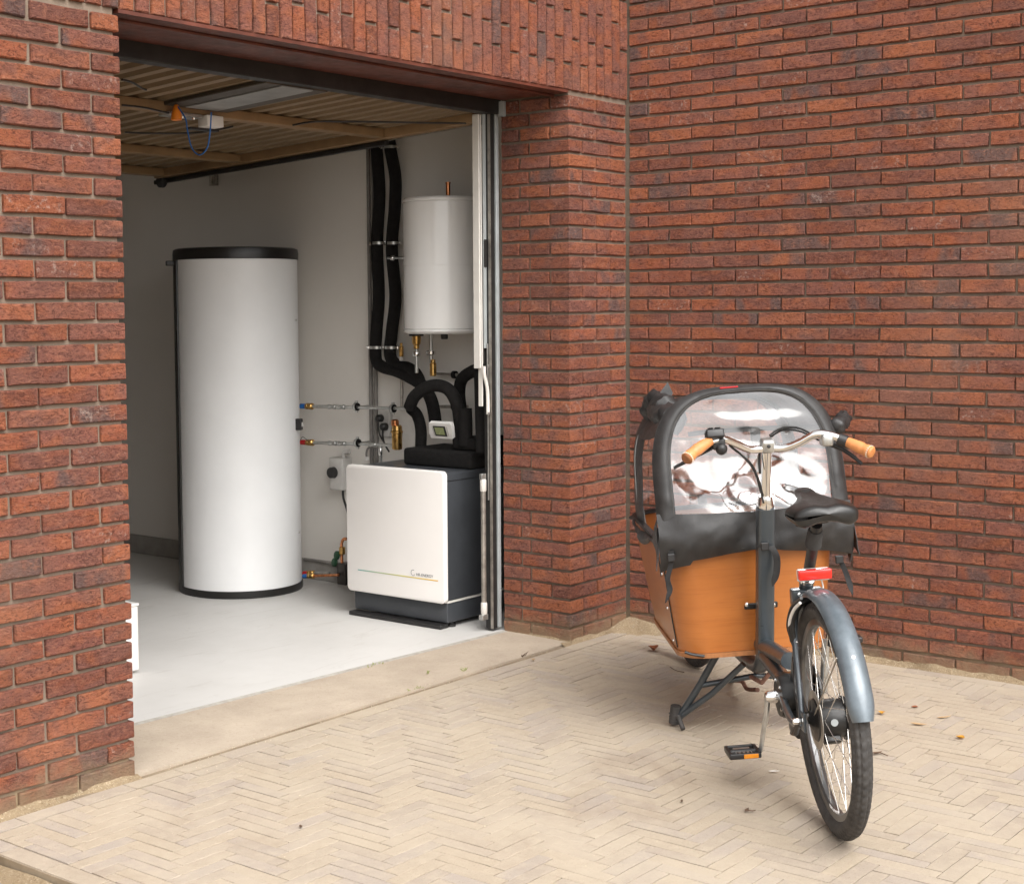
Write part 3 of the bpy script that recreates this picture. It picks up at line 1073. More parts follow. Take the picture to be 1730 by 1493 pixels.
# ================================================================== heating equipment
# ---- hot water tank
TR = .318
TC = Vector((.010, 2.100, FZ))
tk = empty('water_tank', TC)
tag(tk, 'tall white cylindrical hot water tank with black cap on the garage floor', 'water tank')
TH = 1.712
MB().lathe([(TR - .004, .034), (TR, .038), (TR, TH - .002), (TR - .004, TH)], 96).build('shell', 'tank_white', tk)
MB().lathe([(TR - .01, TH - .001), (TR + .005, TH), (TR + .006, TH + .03), (TR + .002, TH + .052), (TR - .012, TH + .058), (0, TH + .060)], 96).build('top_cap', 'tank_black', tk)
MB().lathe([(TR + .004, 0), (TR + .006, .006), (TR + .006, .033), (TR + .001, .037), (.05, .0365)], 96).build('base_ring', 'tank_black', tk)
# the seam strip sits on the silhouette at the left
vd = Vector((TC.x - CAM[0], TC.y - CAM[1], 0)).normalized()
sd = (Vector((-vd.y, vd.x, 0)) * .95 - vd * .31).normalized()
M = axisM(sd * (TR - .006), (0, 0, 1), up=sd)
st = MB()
Ms = Matrix(((sd.x, -sd.y, 0, sd.x * (TR - .008)), (sd.y, sd.x, 0, sd.y * (TR - .008)), (0, 0, 1, 0), (0, 0, 0, 1)))
st.box((0, -.026, .036), (.018, .026, TH), ch=.004, M=Ms)
st.build('seam_strip', 'tank_black', tk)
MB().box((.016, -.012, TH - .03), (.060, .012, TH - .005), ch=.004, M=Ms).build('cable_gland', 'black_plastic', tk)
def tank_port(px, py, colour, name):
    p = onX(px, py, TC.x + TR * .74)
    return p
# screws and sensor pocket at the right-hand flank
fl = (vd * -.35 + Vector((vd.y, -vd.x, 0)) * .94).normalized()
for z in (1.40, .30):
    MB().lathe([(0, 0), (.006, 0), (.006, .008), (0, .009)], 10, axisM(fl * (TR - .001) + Vector((0, 0, z)), fl)).build('screw', 'chrome', tk)
Mf = axisM(fl * TR + Vector((0, 0, onX(511, 714, .25).z - FZ)), fl)
MB().box((-.03, -.016, -.01), (.03, .016, .030), ch=.004, M=Mf @ Matrix.Rotation(math.pi / 2, 4, 'Z')).build('sensor_housing', 'black_plastic', tk)
MB().box((-.012, -.010, .0305), (.012, .010, .034), ch=.001, M=Mf @ Matrix.Rotation(math.pi / 2, 4, 'Z')).build('sensor_cap', 'white_plastic', tk)

# ---- heat pump
HX = -.165                      # front of the white panel
pa, pb_ = onX(584, 784, HX), onX(749, 797, HX)
pc, pd = onX(586, 998, HX), onX(751, 1019, HX)
Yf, Yn = (pa.y + pc.y) / 2, (pb_.y + pd.y) / 2      # far and near ends
Zt, Zb = (pa.z + pb_.z) / 2, (pc.z + pd.z) / 2
hpo = empty('heat_pump', (HX, (Yf + Yn) / 2, FZ))
tag(hpo, 'heat pump with white front panel and dark slate casing on the garage floor', 'heat pump')
HO = hpo.location.copy()
hw = (Yf - Yn) / 2
zt, zb = Zt - FZ, Zb - FZ
def rrect(hx, hy, r, n=7):
    out = []
    for cx_, cy_, a0 in ((hx - r, hy - r, 0), (-hx + r, hy - r, 90), (-hx + r, -hy + r, 180), (hx - r, -hy + r, 270)):
        for k in range(n + 1):
            a = math.radians(a0 + 90 * k / n)
            out.append((cx_ + r * math.cos(a), cy_ + r * math.sin(a)))
    return out
# panel: rounded corners, soft front edge
pm = MB()
Mp = Matrix(((0, 0, 1, 0), (1, 0, 0, 0), (0, 1, 0, (zt + zb) / 2), (0, 0, 0, 1)))   # local x->Y, y->Z, z->X
rings = []
for (ins, dep) in ((.007, .0), (.0025, .0018), (.0, .006), (.0, .026)):
    rings.append([Mp @ Vector((x, y, dep)) for x, y in rrect(hw - ins, (zt - zb) / 2 - ins, .022 - ins * .5)])
n = len(rings[0])
vs = [p for r_ in rings for p in r_]
fs = [tuple(range(n)), tuple(reversed(range(3 * n, 4 * n)))]
for i in range(3):
    for k in range(n):
        fs.append((i * n + k, i * n + (k + 1) % n, (i + 1) * n + (k + 1) % n, (i + 1) * n + k))
pm.add(vs, fs)
fp = pm.build('front_panel', 'pump_panel', hpo)
fp['label'] = 'white front panel with a thin coloured line and small logo'
MB().box((.027, -hw + .008, zb + .008), (WX - HX - .05, hw - .010, zt - .010), ch=.008).build('casing', 'pump_case', hpo)
MB().box((.030, -hw + .0065, zt - .048), (WX - HX - .055, -hw + .0075, zt - .045)).build('panel_joint', 'black_plastic', hpo)
MB().box((.034, -hw + .010, zb - .002), (WX - HX - .06, hw - .012, zb + .007)).build('pale_gasket', 'frame_white', hpo)
MB().box((.038, -hw + .014, .024), (WX - HX - .06, hw - .014, zb - .003), ch=.005).build('plinth', 'pump_case', hpo)
MB().box((-.004, -hw + .02, .001), (.052, hw - .012, .020), ch=.003).build('base_rail', 'black_plastic', hpo)
for dy, dx in ((-hw + .035, .09), (-hw + .035, .42), (hw - .035, .42)):
    MB().lathe([(.020, 0), (.022, .003), (.022, .012), (.012, .014), (.012, .026)], 16, Matrix.Translation((dx, dy, .0))).build('foot', 'black_plastic', hpo)
# printed line and lettering on the panel
def hp_yz(px, py):
    p = onX(px, py, HX)
    return p.y - HO.y, p.z - FZ
y0, z0 = hp_yz(605, 962)
y1, z1 = hp_yz(740, 981)
ll = MB().box((-.0012, y1, (z0 + z1) / 2 - .0022), (.0002, y0, (z0 + z1) / 2 + .0022)).build('printed_line', 'logo_line', fp)
ty, tz = hp_yz(703, 971)
ty2, _ = hp_yz(733, 975)
tm = text_mesh('HR-ENERGY', (ty - ty2) / 5.6, .0004)
tm.transform(Matrix(((0, 0, -1, -.0008), (-1, 0, 0, ty), (0, 1, 0, tz - .003), (0, 0, 0, 1))))
link('lettering', tm, 'logo_grey', fp)
ly, lz = hp_yz(698, 967)
MB().tube([(-.0008, ly + .012 * math.cos(a), lz + .013 * math.sin(a)) for a in [math.radians(t) for t in range(-150, 121, 18)]], .0012, 6).build('emblem', 'logo_grey', fp)

# ---- black insulated block and the controller on top of the pump
TZ = zt + FZ - .010
ib = empty('insulated_manifold', (.14, HO.y - .03, TZ))
tag(ib, 'black foam insulated manifold lying on top of the heat pump', 'manifold')
pl_ = onX(680, 760, .04)
MB().box((-.10, -.265, .0), (.21, pl_.y - HO.y + .03, .082), ch=.016).build('foam_cover', 'foam', ib)
MB().box((-.06, -.262, .0825), (.20, -.12, .14), ch=.014).build('foam_cover', 'foam', ib)
cpn = empty('controller', onX(744, 728, .02))
tag(cpn, 'small white controller with a green display above the heat pump', 'controller')
u_ = Vector((0, -1, 0))
tilt = Matrix.Rotation(math.radians(-24), 4, 'Y')
def ctl(poly, d0, d, name, m, parent):
    mb = MB()
    Mx = tilt @ Matrix(((0, 0, -1, -d0), (-1, 0, 0, 0), (0, 1, 0, 0), (0, 0, 0, 1)))
    mb.prism(poly, d, Mx)
    return mb.build(name, m, parent)
hx_, hy_ = .073, .040
body = ctl([(-hx_ * .95, -hy_), (hx_ * .80, -hy_), (hx_, hy_ * .4), (hx_, hy_), (-hx_ * .78, hy_), (-hx_, -hy_ * .3)], -.022, .022, 'body', 'white_plastic', cpn)
ctl([(-.036, -.026), (.034, -.026), (.036, .026), (-.036, .026)], .0002, .002, 'bezel', 'black_plastic', cpn)
ctl([(-.028, -.018), (.024, -.018), (.025, .019), (-.028, .019)], .0023, .001, 'display', 'lcd', cpn)
ctl([(-.045, -.024), (-.039, -.024), (-.039, .024), (-.045, .024)], .0002, .001, 'button_strip', 'grey_plastic', cpn)
ctl([(.039, -.024), (.046, -.024), (.048, .024), (.040, .024)], .0002, .001, 'button_strip', 'grey_plastic', cpn)
MB().tube([(.024, 0, 0), (.06, 0, .0)], .012, 10).build('mount', 'black_plastic', cpn)

# ---- black foam pipes
def foam_pipe(name, pts, r, label, n=16, group=None):
    """pts: (px, py, X)"""
    P = [onX(x, y, X) for x, y, X in pts]
    o = MB().tube(catmull(P, 7), r, n).build(name, 'foam')
    place(o, P[-1])
    tag(o, label, 'pipe', group)
    return o
foam_pipe('insulated_pipe', [(775, 745, .12), (777, 715, .10), (771, 680, .09), (755, 656, .08), (728, 652, .07), (702, 668, .07), (692, 688, .09)], .030, 'black foam pipe arching over the controller in a wide loop')
foam_pipe('insulated_pipe', [(694, 690, .11), (705, 702, .16), (711, 725, .18), (711, 755, .18)], .028, 'short black foam pipe dropping into the manifold left of the controller')
foam_pipe('insulated_pipe', [(812, 622, .13), (797, 628, .15), (781, 640, .17), (776, 662, .2), (779, 700, .2), (781, 755, .2)], .029, 'black foam pipe bending from the white guide channel down to the manifold')
foam_pipe('insulated_pipe', [(810, 628, .06), (811, 660, .05), (812, 700, .04), (813, 740, .03), (813, 764, .03)], .026, 'straight black foam pipe hanging beside the door frame')
foam_pipe('insulated_pipe', [(785, 690, .10), (786, 720, .10), (786, 752, .10)], .034, 'stout black foam pipe standing on the manifold right of the controller')
p1 = foam_pipe('insulated_pipe', [(634, 228, .35), (637, 262, .35), (641, 330, .35), (637, 410, .35), (640, 500, .35), (636, 560, .35), (635, 605, .35), (645, 619, .34), (668, 626, .32), (690, 636, .28), (712, 650, .25), (727, 672, .23), (734, 700, .22), (737, 735, .22)], .031, 'left one of the two long black foam pipes rising up the wall')
p2 = foam_pipe('insulated_pipe', [(657, 228, .35), (660, 255, .35), (668, 300, .35), (667, 350, .35), (662, 420, .35), (668, 500, .35), (662, 560, .35), (659, 600, .35), (672, 618, .33), (690, 622, .30), (704, 634, .27), (712, 655, .25)], .031, 'right one of the two long black foam pipes rising up the wall')
# pipe clamps with chrome screws along the two risers
for (x, y) in ((634, 249), (660, 249), (640, 411), (665, 411), (636, 587), (661, 587)):
    c_ = onX(x, y, .35)
    left = x < 650
    o = empty('pipe_clamp', c_)
    row = {249: 'top', 411: 'middle', 587: 'bottom'}[y]
    tag(o, '%s steel clamp round the %s long black riser pipe' % (row, 'left' if left else 'right'), 'pipe clamp', 'clamps on the riser pipes')
    MB().lathe([(.0325, -.007), (.0345, -.007), (.0345, .007), (.0325, .007)], 24, close=True).build('ring', 'galvanised', o)
    for sgn in (-1, 1):
        MB().box((-.016, sgn * .046 - .010, -.009), (.0, sgn * .046 + .010, .009), ch=.003).build('lug', 'chrome', o)
    MB().tube([(.033, 0, 0), (WX - .35 - .001, 0, 0)], .004, 8).build('stud', 'galvanised', o)
# conduits
for (dy, lab) in ((0, 'left of two thin grey conduits running down the wall'), (-.034, 'right of two thin grey conduits running down the wall')):
    b_ = onX(626, 600, WX - .012)
    o = MB().tube([(WX - .0125, b_.y + dy, FZ + .6), (WX - .0125, b_.y + dy, 2.55)], .0105, 12).build('conduit', 'conduit')
    place(o, (WX - .0125, b_.y + dy, FZ + .6))
    tag(o, lab, 'conduit', 'wall conduits')

# ---- expansion vessel
VR = .185
VX = WX - VR - .035
vc = onX(747, 450, VX)
vt = onX(747, 338, VX).z
vb = onX(747, 560, VX).z
ve = empty('expansion_vessel', (VX, vc.y, vb))
tag(ve, 'glossy white boiler cylinder hung on the wall above the heat pump', 'boiler')
VH = vt - vb
MB().lathe([(VR - .004, .012), (VR, .016), (VR, VH - .016), (VR - .004, VH - .012)], 72).build('shell', 'vessel_white', ve)
MB().lathe([(VR - .006, VH - .0125), (VR + .0015, VH - .012), (VR + .002, VH + .0), (VR - .006, VH + .008), (VR - .03, VH + .011), (0, VH + .012)], 72).build('top_lid', 'vessel_white', ve)
MB().lathe([(0, -.012), (VR - .02, -.010), (VR - .004, -.004), (VR + .002, .004), (VR + .0015, .0115), (VR - .006, .0118)], 72).build('bottom_lid', 'vessel_white', ve)
for zz in (.5,):
    MB().lathe([(VR + .0002, VH * zz - .001), (VR + .001, VH * zz), (VR + .0002, VH * zz + .001), (VR - .001, VH * zz)], 72, close=True).build('seam', 'vessel_white', ve)
vy = onX(757, 320, VX).y - vc.y
MB().lathe([(.006, VH + .010), (.007, VH + .012), (.007, VH + .02), (.0105, VH + .022), (.0105, VH + .072), (.0125, VH + .074), (.0125, VH + .082), (.0, VH + .083)], 20, Matrix.Translation((0, vy, 0))).build('air_vent', 'copper', ve)
py_ = onX(708, 580, VX).y - vc.y
MB().lathe([(.034, -.022), (.036, -.020), (.036, -.0125), (.02, -.012)], 24, Matrix.Translation((-.02, py_, 0))).build('port_cover', 'black_plastic', ve)
MB().lathe([(.010, -.085), (.014, -.082), (.014, -.066), (.020, -.060), (.022, -.045), (.022, -.0225)], 20, Matrix.Translation((-.02, py_, 0))).build('brass_adapter', 'brass', ve)
MB().tube([(-.02, py_, -.20), (-.02, py_, -.086)], .0085, 12).build('outlet_pipe', 'galvanised', ve)
MB().lathe([(.018, -.118), (.020, -.115), (.020, -.10), (.018, -.097)], 18, Matrix.Translation((-.02, py_, 0))).build('compression_nut', 'chrome', ve)
py2 = onX(728, 580, VX).y - vc.y
MB().tube([(.0, py2, -.15), (.0, py2, -.012)], .0085, 12).build('inlet_pipe', 'galvanised', ve)
MB().lathe([(.020, -.112), (.024, -.109), (.024, -.094), (.020, -.091)], 18, Matrix.Translation((0, py2, 0))).build('compression_nut', 'chrome', ve)
MB().lathe([(.014, -.215), (.0165, -.212), (.0165, -.155), (.012, -.15), (.012, -.135)], 18, Matrix.Translation((0, py2 - .012, 0))).build('safety_valve', 'brass', ve)
MB().lathe([(.0, -.035), (.015, -.035), (.017, -.028), (.017, -.0125)], 18, Matrix.Translation((-.05, onX(762, 566, VX).y - vc.y, 0))).build('element_cap', 'black_plastic', ve)
wl = onX(655, 436, VX).y - vc.y
MB().tube([(0.0, VR - .002, onX(672, 436, VX).z - vb), (0.0, wl, onX(655, 436, VX).z - vb)], .006, 10).build('side_tapping', 'galvanised', ve)
MB().lathe([(.010, 0), (.012, .002), (.012, .014), (.010, .016)], 14, axisM((0, wl - .04, onX(662, 436, VX).z - vb), (0, 1, 0))).build('compression_nut', 'chrome', ve)
for sgn in (-1, 1):
    MB().box((.15, sgn * .07 - .02, VH * .25), (WX - VX - .001, sgn * .07 + .02, VH * .8), ch=.003).build('wall_bracket', 'frame_grey', ve)

# ---- steel pipes from tank to pump
def run(name, label, px_pts, X, r, m, cat='pipe', group=None):
    P = [onX(x, y, X) for x, y in px_pts]
    o = empty(name, P[0])
    tag(o, label, cat, group)
    return o, P
XP = .30
def connector(o, P, colour):
    """coloured cap and brass union at the tank end, then press fittings along the tube"""
    a, b = P[0], P[-1]
    d = (b - a).normalized()
    L = (b - a).length
    base = a - o.location
    MB().tube([base, base + d * .048], .0135, 16).build('colour_sleeve', colour, o)
    bp = [(.0125, .040), (.0165, .042), (.0165, .056), (.0135, .058), (.0135, .064), (.0175, .066), (.0175, .086), (.013, .09)]
    MB().lathe(bp, 8, axisM(base, d)).build('brass_union', 'brass', o)
    return d, L, base
o1, P1 = run('water_pipe', 'upper steel pipe with a blue sleeve leaving the tank', [(508, 686), (545, 686), (690, 690)], XP, .01, 'galvanised', group='steel pipes between tank and pump')
d, L, base = connector(o1, P1, 'blue_plastic')
MB().tube([base + d * .08, base + d * .36, P1[-1] - o1.location], .0085, 14).build('tube', 'galvanised', o1)
for t in (.20, .265):
    MB().lathe([(.010, 0), (.0125, .003), (.0125, .014), (.0105, .017), (.0105, .04), (.0125, .043), (.0125, .052), (.010, .055)], 16, axisM(base + d * t, d)).build('press_fitting', 'galvanised', o1)
o2, P2 = run('water_pipe', 'lower steel pipe with a red sleeve leaving the tank', [(509, 747), (545, 747), (668, 752)], XP, .01, 'galvanised', group='steel pipes between tank and pump')
d2, L2, base2 = connector(o2, P2, 'red_plastic')
MB().tube([base2 + d2 * .08, base2 + d2 * .36, P2[-1] - o2.location], .0085, 14).build('tube', 'galvanised', o2)
for t in (.20, .265, .48):
    MB().lathe([(.010, 0), (.0125, .003), (.0125, .014), (.0105, .017), (.0105, .04), (.0125, .043), (.0125, .052), (.010, .055)], 16, axisM(base2 + d2 * t, d2)).build('press_fitting', 'galvanised', o2)
p_ = onX(643, 752, XP) - o2.location
MB().tube([p_, p_ - Vector((0, 0, .19))], .0085, 12).build('drop_tube', 'galvanised', o2)
MB().lathe([(.011, 0), (.0125, .003), (.0125, .03), (.011, .034)], 14, axisM(p_ - Vector((0, 0, .05)), (0, 0, 1))).build('press_fitting', 'chrome', o2)
MB().tube(catmull([base2 + Vector((-.01, -.0, .005)), base2 + Vector((-.012, -.02, .03)), base2 + Vector((-.014, -.05, .02)), base2 + Vector((-.014, -.07, .006))], 5), .0018, 6).build('sensor_wire', 'black_plastic', o2)
for (x, y, lab, host) in ((602, 687, 'black rubber lined clamp on the upper pipe nearer the tank', o1), (664, 690, 'black rubber lined clamp on the upper pipe nearer the riser pipes', o1), (604, 748, 'black rubber lined clamp on the lower pipe', o2)):
    c_ = onX(x, y, XP)
    o = empty('pipe_clamp', c_)
    tag(o, lab, 'pipe clamp', 'clamps on the steel pipes')
    dd_ = d if host is o1 else d2
    MB().lathe([(.009, -.010), (.020, -.010), (.020, .010), (.009, .010)], 20, axisM((0, 0, 0), dd_), close=True).build('rubber_lining', 'foam', o)
    MB().lathe([(.0202, -.006), (.022, -.006), (.022, .006), (.0202, .006)], 20, axisM((0, 0, 0), dd_), close=True).build('steel_band', 'galvanised', o)
    for sz in (-1, 1):
        MB().box((-.006, -.008, sz * .026 - .005), (.006, .008, sz * .026 + .005), ch=.002).build('lug', 'galvanised', o)
    MB().tube([(.021, 0, 0), (WX - XP - .001, 0, 0)], .004, 8).build('stud', 'galvanised', o)
# riser with brass vent beside the foam pipes
o = empty('riser_pipe', onX(679, 690, .33))
tag(o, 'thin steel riser with a brass vent on top behind the foam pipes', 'pipe')
zt_ = onX(679, 610, .33).z - o.location.z
MB().tube([(0, 0, 0), (0, 0, zt_)], .008, 12).build('tube', 'dull_steel', o)
MB().lathe([(.009, zt_), (.011, zt_ + .004), (.011, zt_ + .018), (.009, zt_ + .022)], 14).build('white_nut', 'frame_white', o)
MB().lathe([(.009, zt_ + .022), (.0115, zt_ + .026), (.0115, zt_ + .072), (.007, zt_ + .076), (.007, zt_ + .09), (0, zt_ + .091)], 16).build('vent', 'brass', o)
# pipes on the wall right of the loops
for (pts, lab) in (([(735, 632), (768, 633), (800, 636)], 'short dull steel pipe on the wall below the white boiler cylinder'), ([(740, 687), (768, 687), (790, 687)], 'short dull steel pipe on the wall seen through the foam pipe loop')):
    P = [onX(x, y, WX - .04) for x, y in pts]
    o = empty('wall_pipe', P[0])
    tag(o, lab, 'pipe', 'wall pipes behind the loops')
    MB().tube([p - P[0] for p in P], .0085, 12).build('tube', 'dull_steel', o)
    k_ = P[1] - P[0]
    MB().lathe([(.010, -.010), (.019, -.010), (.019, .010), (.010, .010)], 18, axisM(k_, P[2] - P[0]), close=True).build('clamp', 'foam', o)
    MB().tube([k_ + Vector((.019, 0, 0)), k_ + Vector((.039, 0, 0))], .004, 8).build('stud', 'galvanised', o)
# brass air separator
sp_ = onX(671, 735, .24)
o = empty('air_separator', onX(671, 760, .24))
tag(o, 'brass air separator standing beside the foam manifold', 'valve')
MB().lathe([(.014, 0), (.024, .004), (.026, .012), (.026, .082), (.030, .086), (.030, .094), (.026, .098), (.024, .12), (.018, .124)], 24).build('body', 'brass', o)
MB().lathe([(.016, .118), (.019, .121), (.019, .146), (.012, .152), (0, .153)], 20, Matrix.Translation((0, .012, 0))).build('vent_cap', 'copper', o)
MB().tube([(0, .024, .02), (0, .06, .02)], .010, 12).build('inlet', 'galvanised', o)
# wall socket with plugs
so_ = onX(650, 716, WX - .02)
o = empty('wall_socket', Vector((WX - .001, so_.y, so_.z)))
tag(o, 'white double wall socket with two black plugs', 'socket')
MB().box((-.030, -.040, -.066), (.0, .040, .066), ch=.006).build('housing', 'grey_plastic', o)
for (dy, dz) in ((.012, .030), (-.018, -.012)):
    MB().lathe([(.018, 0), (.020, .003), (.019, .028), (.012, .036), (0, .037)], 18, axisM((-.0305, dy, dz), (-1, 0, 0))).build('plug', 'black_plastic', o)
    MB().tube(catmull([(-.055, dy, dz - .010), (-.055, dy, dz - .05), (-.045, dy - .004, dz - .09), (-.02, dy - .01, dz - .13)], 5), .0045, 8).build('plug_lead', 'black_plastic', o)
# isolator box beside the pump
so_ = onX(573, 800, WX - .05)
o = empty('isolator_switch', Vector((WX - .001, so_.y, so_.z)))
tag(o, 'grey isolator box with a round black knob beside the heat pump', 'switch')
MB().box((-.075, -.050, -.085), (.0, .050, .085), ch=.007).build('housing', 'grey_plastic', o)
MB().lathe([(.028, 0), (.030, .003), (.028, .026), (.020, .032), (0, .033)], 24, axisM((-.076, .012, .008), (-1, 0, 0))).build('knob', 'black_plastic', o)
MB().tube(catmull([(-.035, -.012, -.085), (-.034, -.014, -.13), (-.022, -.03, -.20), (-.012, -.04, -.30)], 5), .006, 8).build('lead', 'black_plastic', o)
MB().tube(catmull([(-.035, -.02, .084), (-.035, -.025, .11), (-.03, -.06, .12)], 5), .012, 10).build('gland', 'grey_plastic', o)
c_ = onX(622, 765, WX - .03)
o = empty('cable_gland', c_)
tag(o, 'grey bent cable entering the casing beside the conduits', 'cable')
P = [onX(x, y, WX - .05) - c_ for x, y in ((620, 774), (619, 766), (622, 757), (632, 752))]
MB().tube(catmull(P, 5), .0055, 8).build('lead', 'conduit', o)
MB().lathe([(.010, -.012), (.012, -.01), (.012, .004), (.008, .008)], 12, Matrix.Translation(P[0])).build('nut', 'white_plastic', o)
# low pipes between tank and pump, and the valve cluster
for (ya, yb, m1, m2, lab) in ((968, 968, 'red_plastic', 'galvanised', 'low steel pipe with a red sleeve at the foot of the tank'), (973, 971, 'blue_plastic', 'copper', 'low copper pipe with a blue sleeve at the foot of the tank')):
    X = .27 if m1 == 'red_plastic' else .22
    P = [onX(513, ya, X), onX(572 if m1 == 'blue_plastic' else 557, yb, X)]
    o = empty('floor_pipe', P[0])
    tag(o, lab, 'pipe', 'low pipes by the tank foot')
    dl = (P[1] - P[0]).normalized()
    MB().tube([(0, 0, 0), dl * .036], .0115, 14).build('colour_sleeve', m1, o)
    MB().lathe([(.011, .032), (.0145, .034), (.0145, .046), (.012, .048), (.012, .054), (.0155, .056), (.0155, .074), (.011, .078)], 8, axisM((0, 0, 0), dl)).build('brass_union', 'brass', o)
    MB().tube([dl * .07, P[1] - P[0]], .0075, 12).build('tube', m2, o)
c_ = onX(580, 950, .27)
o = empty('valve_cluster', c_)
tag(o, 'copper valve group with green handwheels half hidden behind the heat pump', 'valve')
Q = lambda x, y: onX(x, y, .27) - c_
MB().tube(catmull([Q(586, 910), Q(580, 911), Q(577, 920), Q(577, 935), Q(579, 985)], 5), .008, 10).build('riser', 'copper', o)
MB().lathe([(.012, -.02), (.016, -.016), (.016, .016), (.012, .02)], 14, Matrix.Translation(Q(578, 930))).build('valve_body', 'brass', o)
for (x, y) in ((572, 938), (568, 950)):
    MB().lathe([(.020, 0), (.023, .003), (.023, .016), (.018, .02), (0, .021)], 12, axisM(Q(x, y), (-.9, .4, .15))).build('handwheel', 'green_plastic', o)
MB().box(tuple(Q(588, 988) + Vector((-.02, 0, 0))), tuple(Q(573, 950) + Vector((.05, 0, 0))), ch=.005).build('pump_block', 'frame_dark', o)
c_ = onX(514, 944, WX - .03)
P = [onX(x, y, WX - .024) - c_ for x, y in ((514, 944), (530, 946), (552, 951), (572, 956))]
o = MB().tube(catmull(P, 5), .0065, 10).build('wall_cable', 'conduit')
o.location = c_
tag(o, 'thin grey cable clipped along the skirting behind the tank', 'cable')

# ================================================================== small things on the ground
def leaf(px, py, L, wd, m, label, yaw, curl=.5):
    p = onZ(px, py, .003)
    mb = MB()
    def fn(a, b):
        s = (a - .5) * L * .78
        w_ = .78 * wd * math.sin(math.pi * min(.97, max(.03, a)) ** .8) * (b - .5)
        z = curl * (abs(w_) * .9 + (s * s) / L * .8) + .0015
        return (s, w_, z)
    mb.grid(fn, 10, 6, thick=.0006)
    o = mb.build('leaf', m)
    o.location = p
    o.rotation_euler = (0, 0, yaw)
    tag(o, label, 'leaf', 'fallen leaves')
leaf(1103, 1098, .085, .055, 'leaf_brown', 'large curled brown leaf on the pavers left of the wooden box', .9, 1.1)
leaf(1490, 1205, .040, .030, 'leaf_yellow', 'small orange leaf just right of the rear mudguard', .3, .8)
leaf(1595, 1212, .075, .016, 'leaf_tan', 'long tan leaf lying nearest the side wall', -.5, .4)
leaf(1552, 1224, .070, .022, 'leaf_tan', 'narrow brown leaf between two orange ones near the side wall', -1.2, .5)
leaf(1622, 1247, .040, .028, 'leaf_yellow', 'yellow leaf farthest to the right on the pavers', 1.4, .9)
leaf(1308, 1303, .045, .016, 'frame_white', 'pale scrap of leaf on the pavers right of the pedal', -.8, .3)
leaf(1545, 1195, .030, .022, 'leaf_brown', 'tiny brown leaf near the foot of the side wall', 2.0, .7)
leaf(1262, 1368, .042, .012, 'twig', 'dark narrow leaf on the pavers in front of the pedal', .2, .4)
leaf(1152, 1353, .030, .010, 'twig', 'small dark scrap on the pavers left of the pedal', .5, .4)
leaf(508, 1396, .026, .012, 'twig', 'dark scrap low on the pavers below the sill', .9, .5)
leaf(1482, 1273, .055, .014, 'twig', 'dark curled leaf right of the rear tyre', -.4, .9)
leaf(901, 1115, .030, .024, 'leaf_tan', 'pale dry leaf at the outer edge of the sill', .7, .8)
def twig(pts, label):
    P = [onZ(x, y, .005) for x, y in pts]
    o = MB().tube(catmull([p - P[0] for p in P], 4), .0016, 6).build('twig', 'twig')
    o.location = P[0]
    tag(o, label, 'twig')
twig([(1132, 1126), (1142, 1132), (1156, 1135)], 'thin dark twig beside the front wheel')
twig([(1258, 1367), (1270, 1369), (1276, 1368)], 'short dark twig on the pavers below the pedal')
twig([(1470, 1272), (1484, 1270), (1500, 1276)], 'forked dark twig right of the rear tyre')
def weed(px, py, z0, n, h, sp, label, seed, m='weed_green'):
    r = random.Random(seed)
    p = onZ(px, py, z0)
    o = empty('weed', p)
    tag(o, label, 'weed', 'weeds in the joints')
    for k in range(n):
        a = r.uniform(0, 6.28)
        b0 = Vector((r.uniform(-sp, sp), r.uniform(-sp * .3, sp * .3), -.004))
        L = .65 * h * r.uniform(.5, 1)
        le = r.uniform(.3, 1.1)
        pts = [b0 + Vector((math.cos(a) * le * L * t * t, math.sin(a) * le * L * t * t, L * t * (1 - .3 * t))) for t in (0, .35, .7, 1)]
        MB().tube(pts, [.0012, .0022, .0017, .0003], 5, flat=.3).build('blade', m, o)
weed(633, 1122, .012, 12, .022, .05, 'low green grass in the joint along the pale floor edge', 1)
weed(700, 1163, .002, 10, .020, .04, 'green grass tuft at the outer edge of the sill', 2)
weed(724, 1136, .008, 5, .035, .008, 'single small weed growing in the middle of the sill', 3)
weed(786, 1132, .003, 7, .035, .015, 'small weed near the right end of the sill', 4)
weed(885, 1108, .001, 8, .045, .012, 'dry brown weed where the sill meets the right pier', 5, 'twig')

# ================================================================== cargo bike
from mathutils import noise as mnoise
BO = onZ(1416, 1408, 0.0)
BM = Matrix.Translation(BO) @ Matrix.Rotation(math.radians(40), 4, 'Z') @ Matrix.Rotation(math.radians(-4), 4, 'X')
BI = BM.inverted()
bk = empty('cargo_bike', M=BM)
tag(bk, 'grey cargo bike with orange plywood box and black rain cover beside the brick wall', 'cargo bike')
def _bl(px, py, k, val):
    o = BI @ Vector(CAM)
    d = BI.to_3x3() @ Vector(ray(px, py))
    return o + d * ((val - o[k]) / d[k])
def bu(px, py, u): return _bl(px, py, 0, u)
def bv(px, py, v): return _bl(px, py, 1, v)
def P(name, mb, m, parent=None, smooth=35):
    return mb.build(name, m, parent or bk, smooth)
YAX = Matrix.Rotation(math.radians(90), 4, 'X')          # lathe axis Z -> -Y

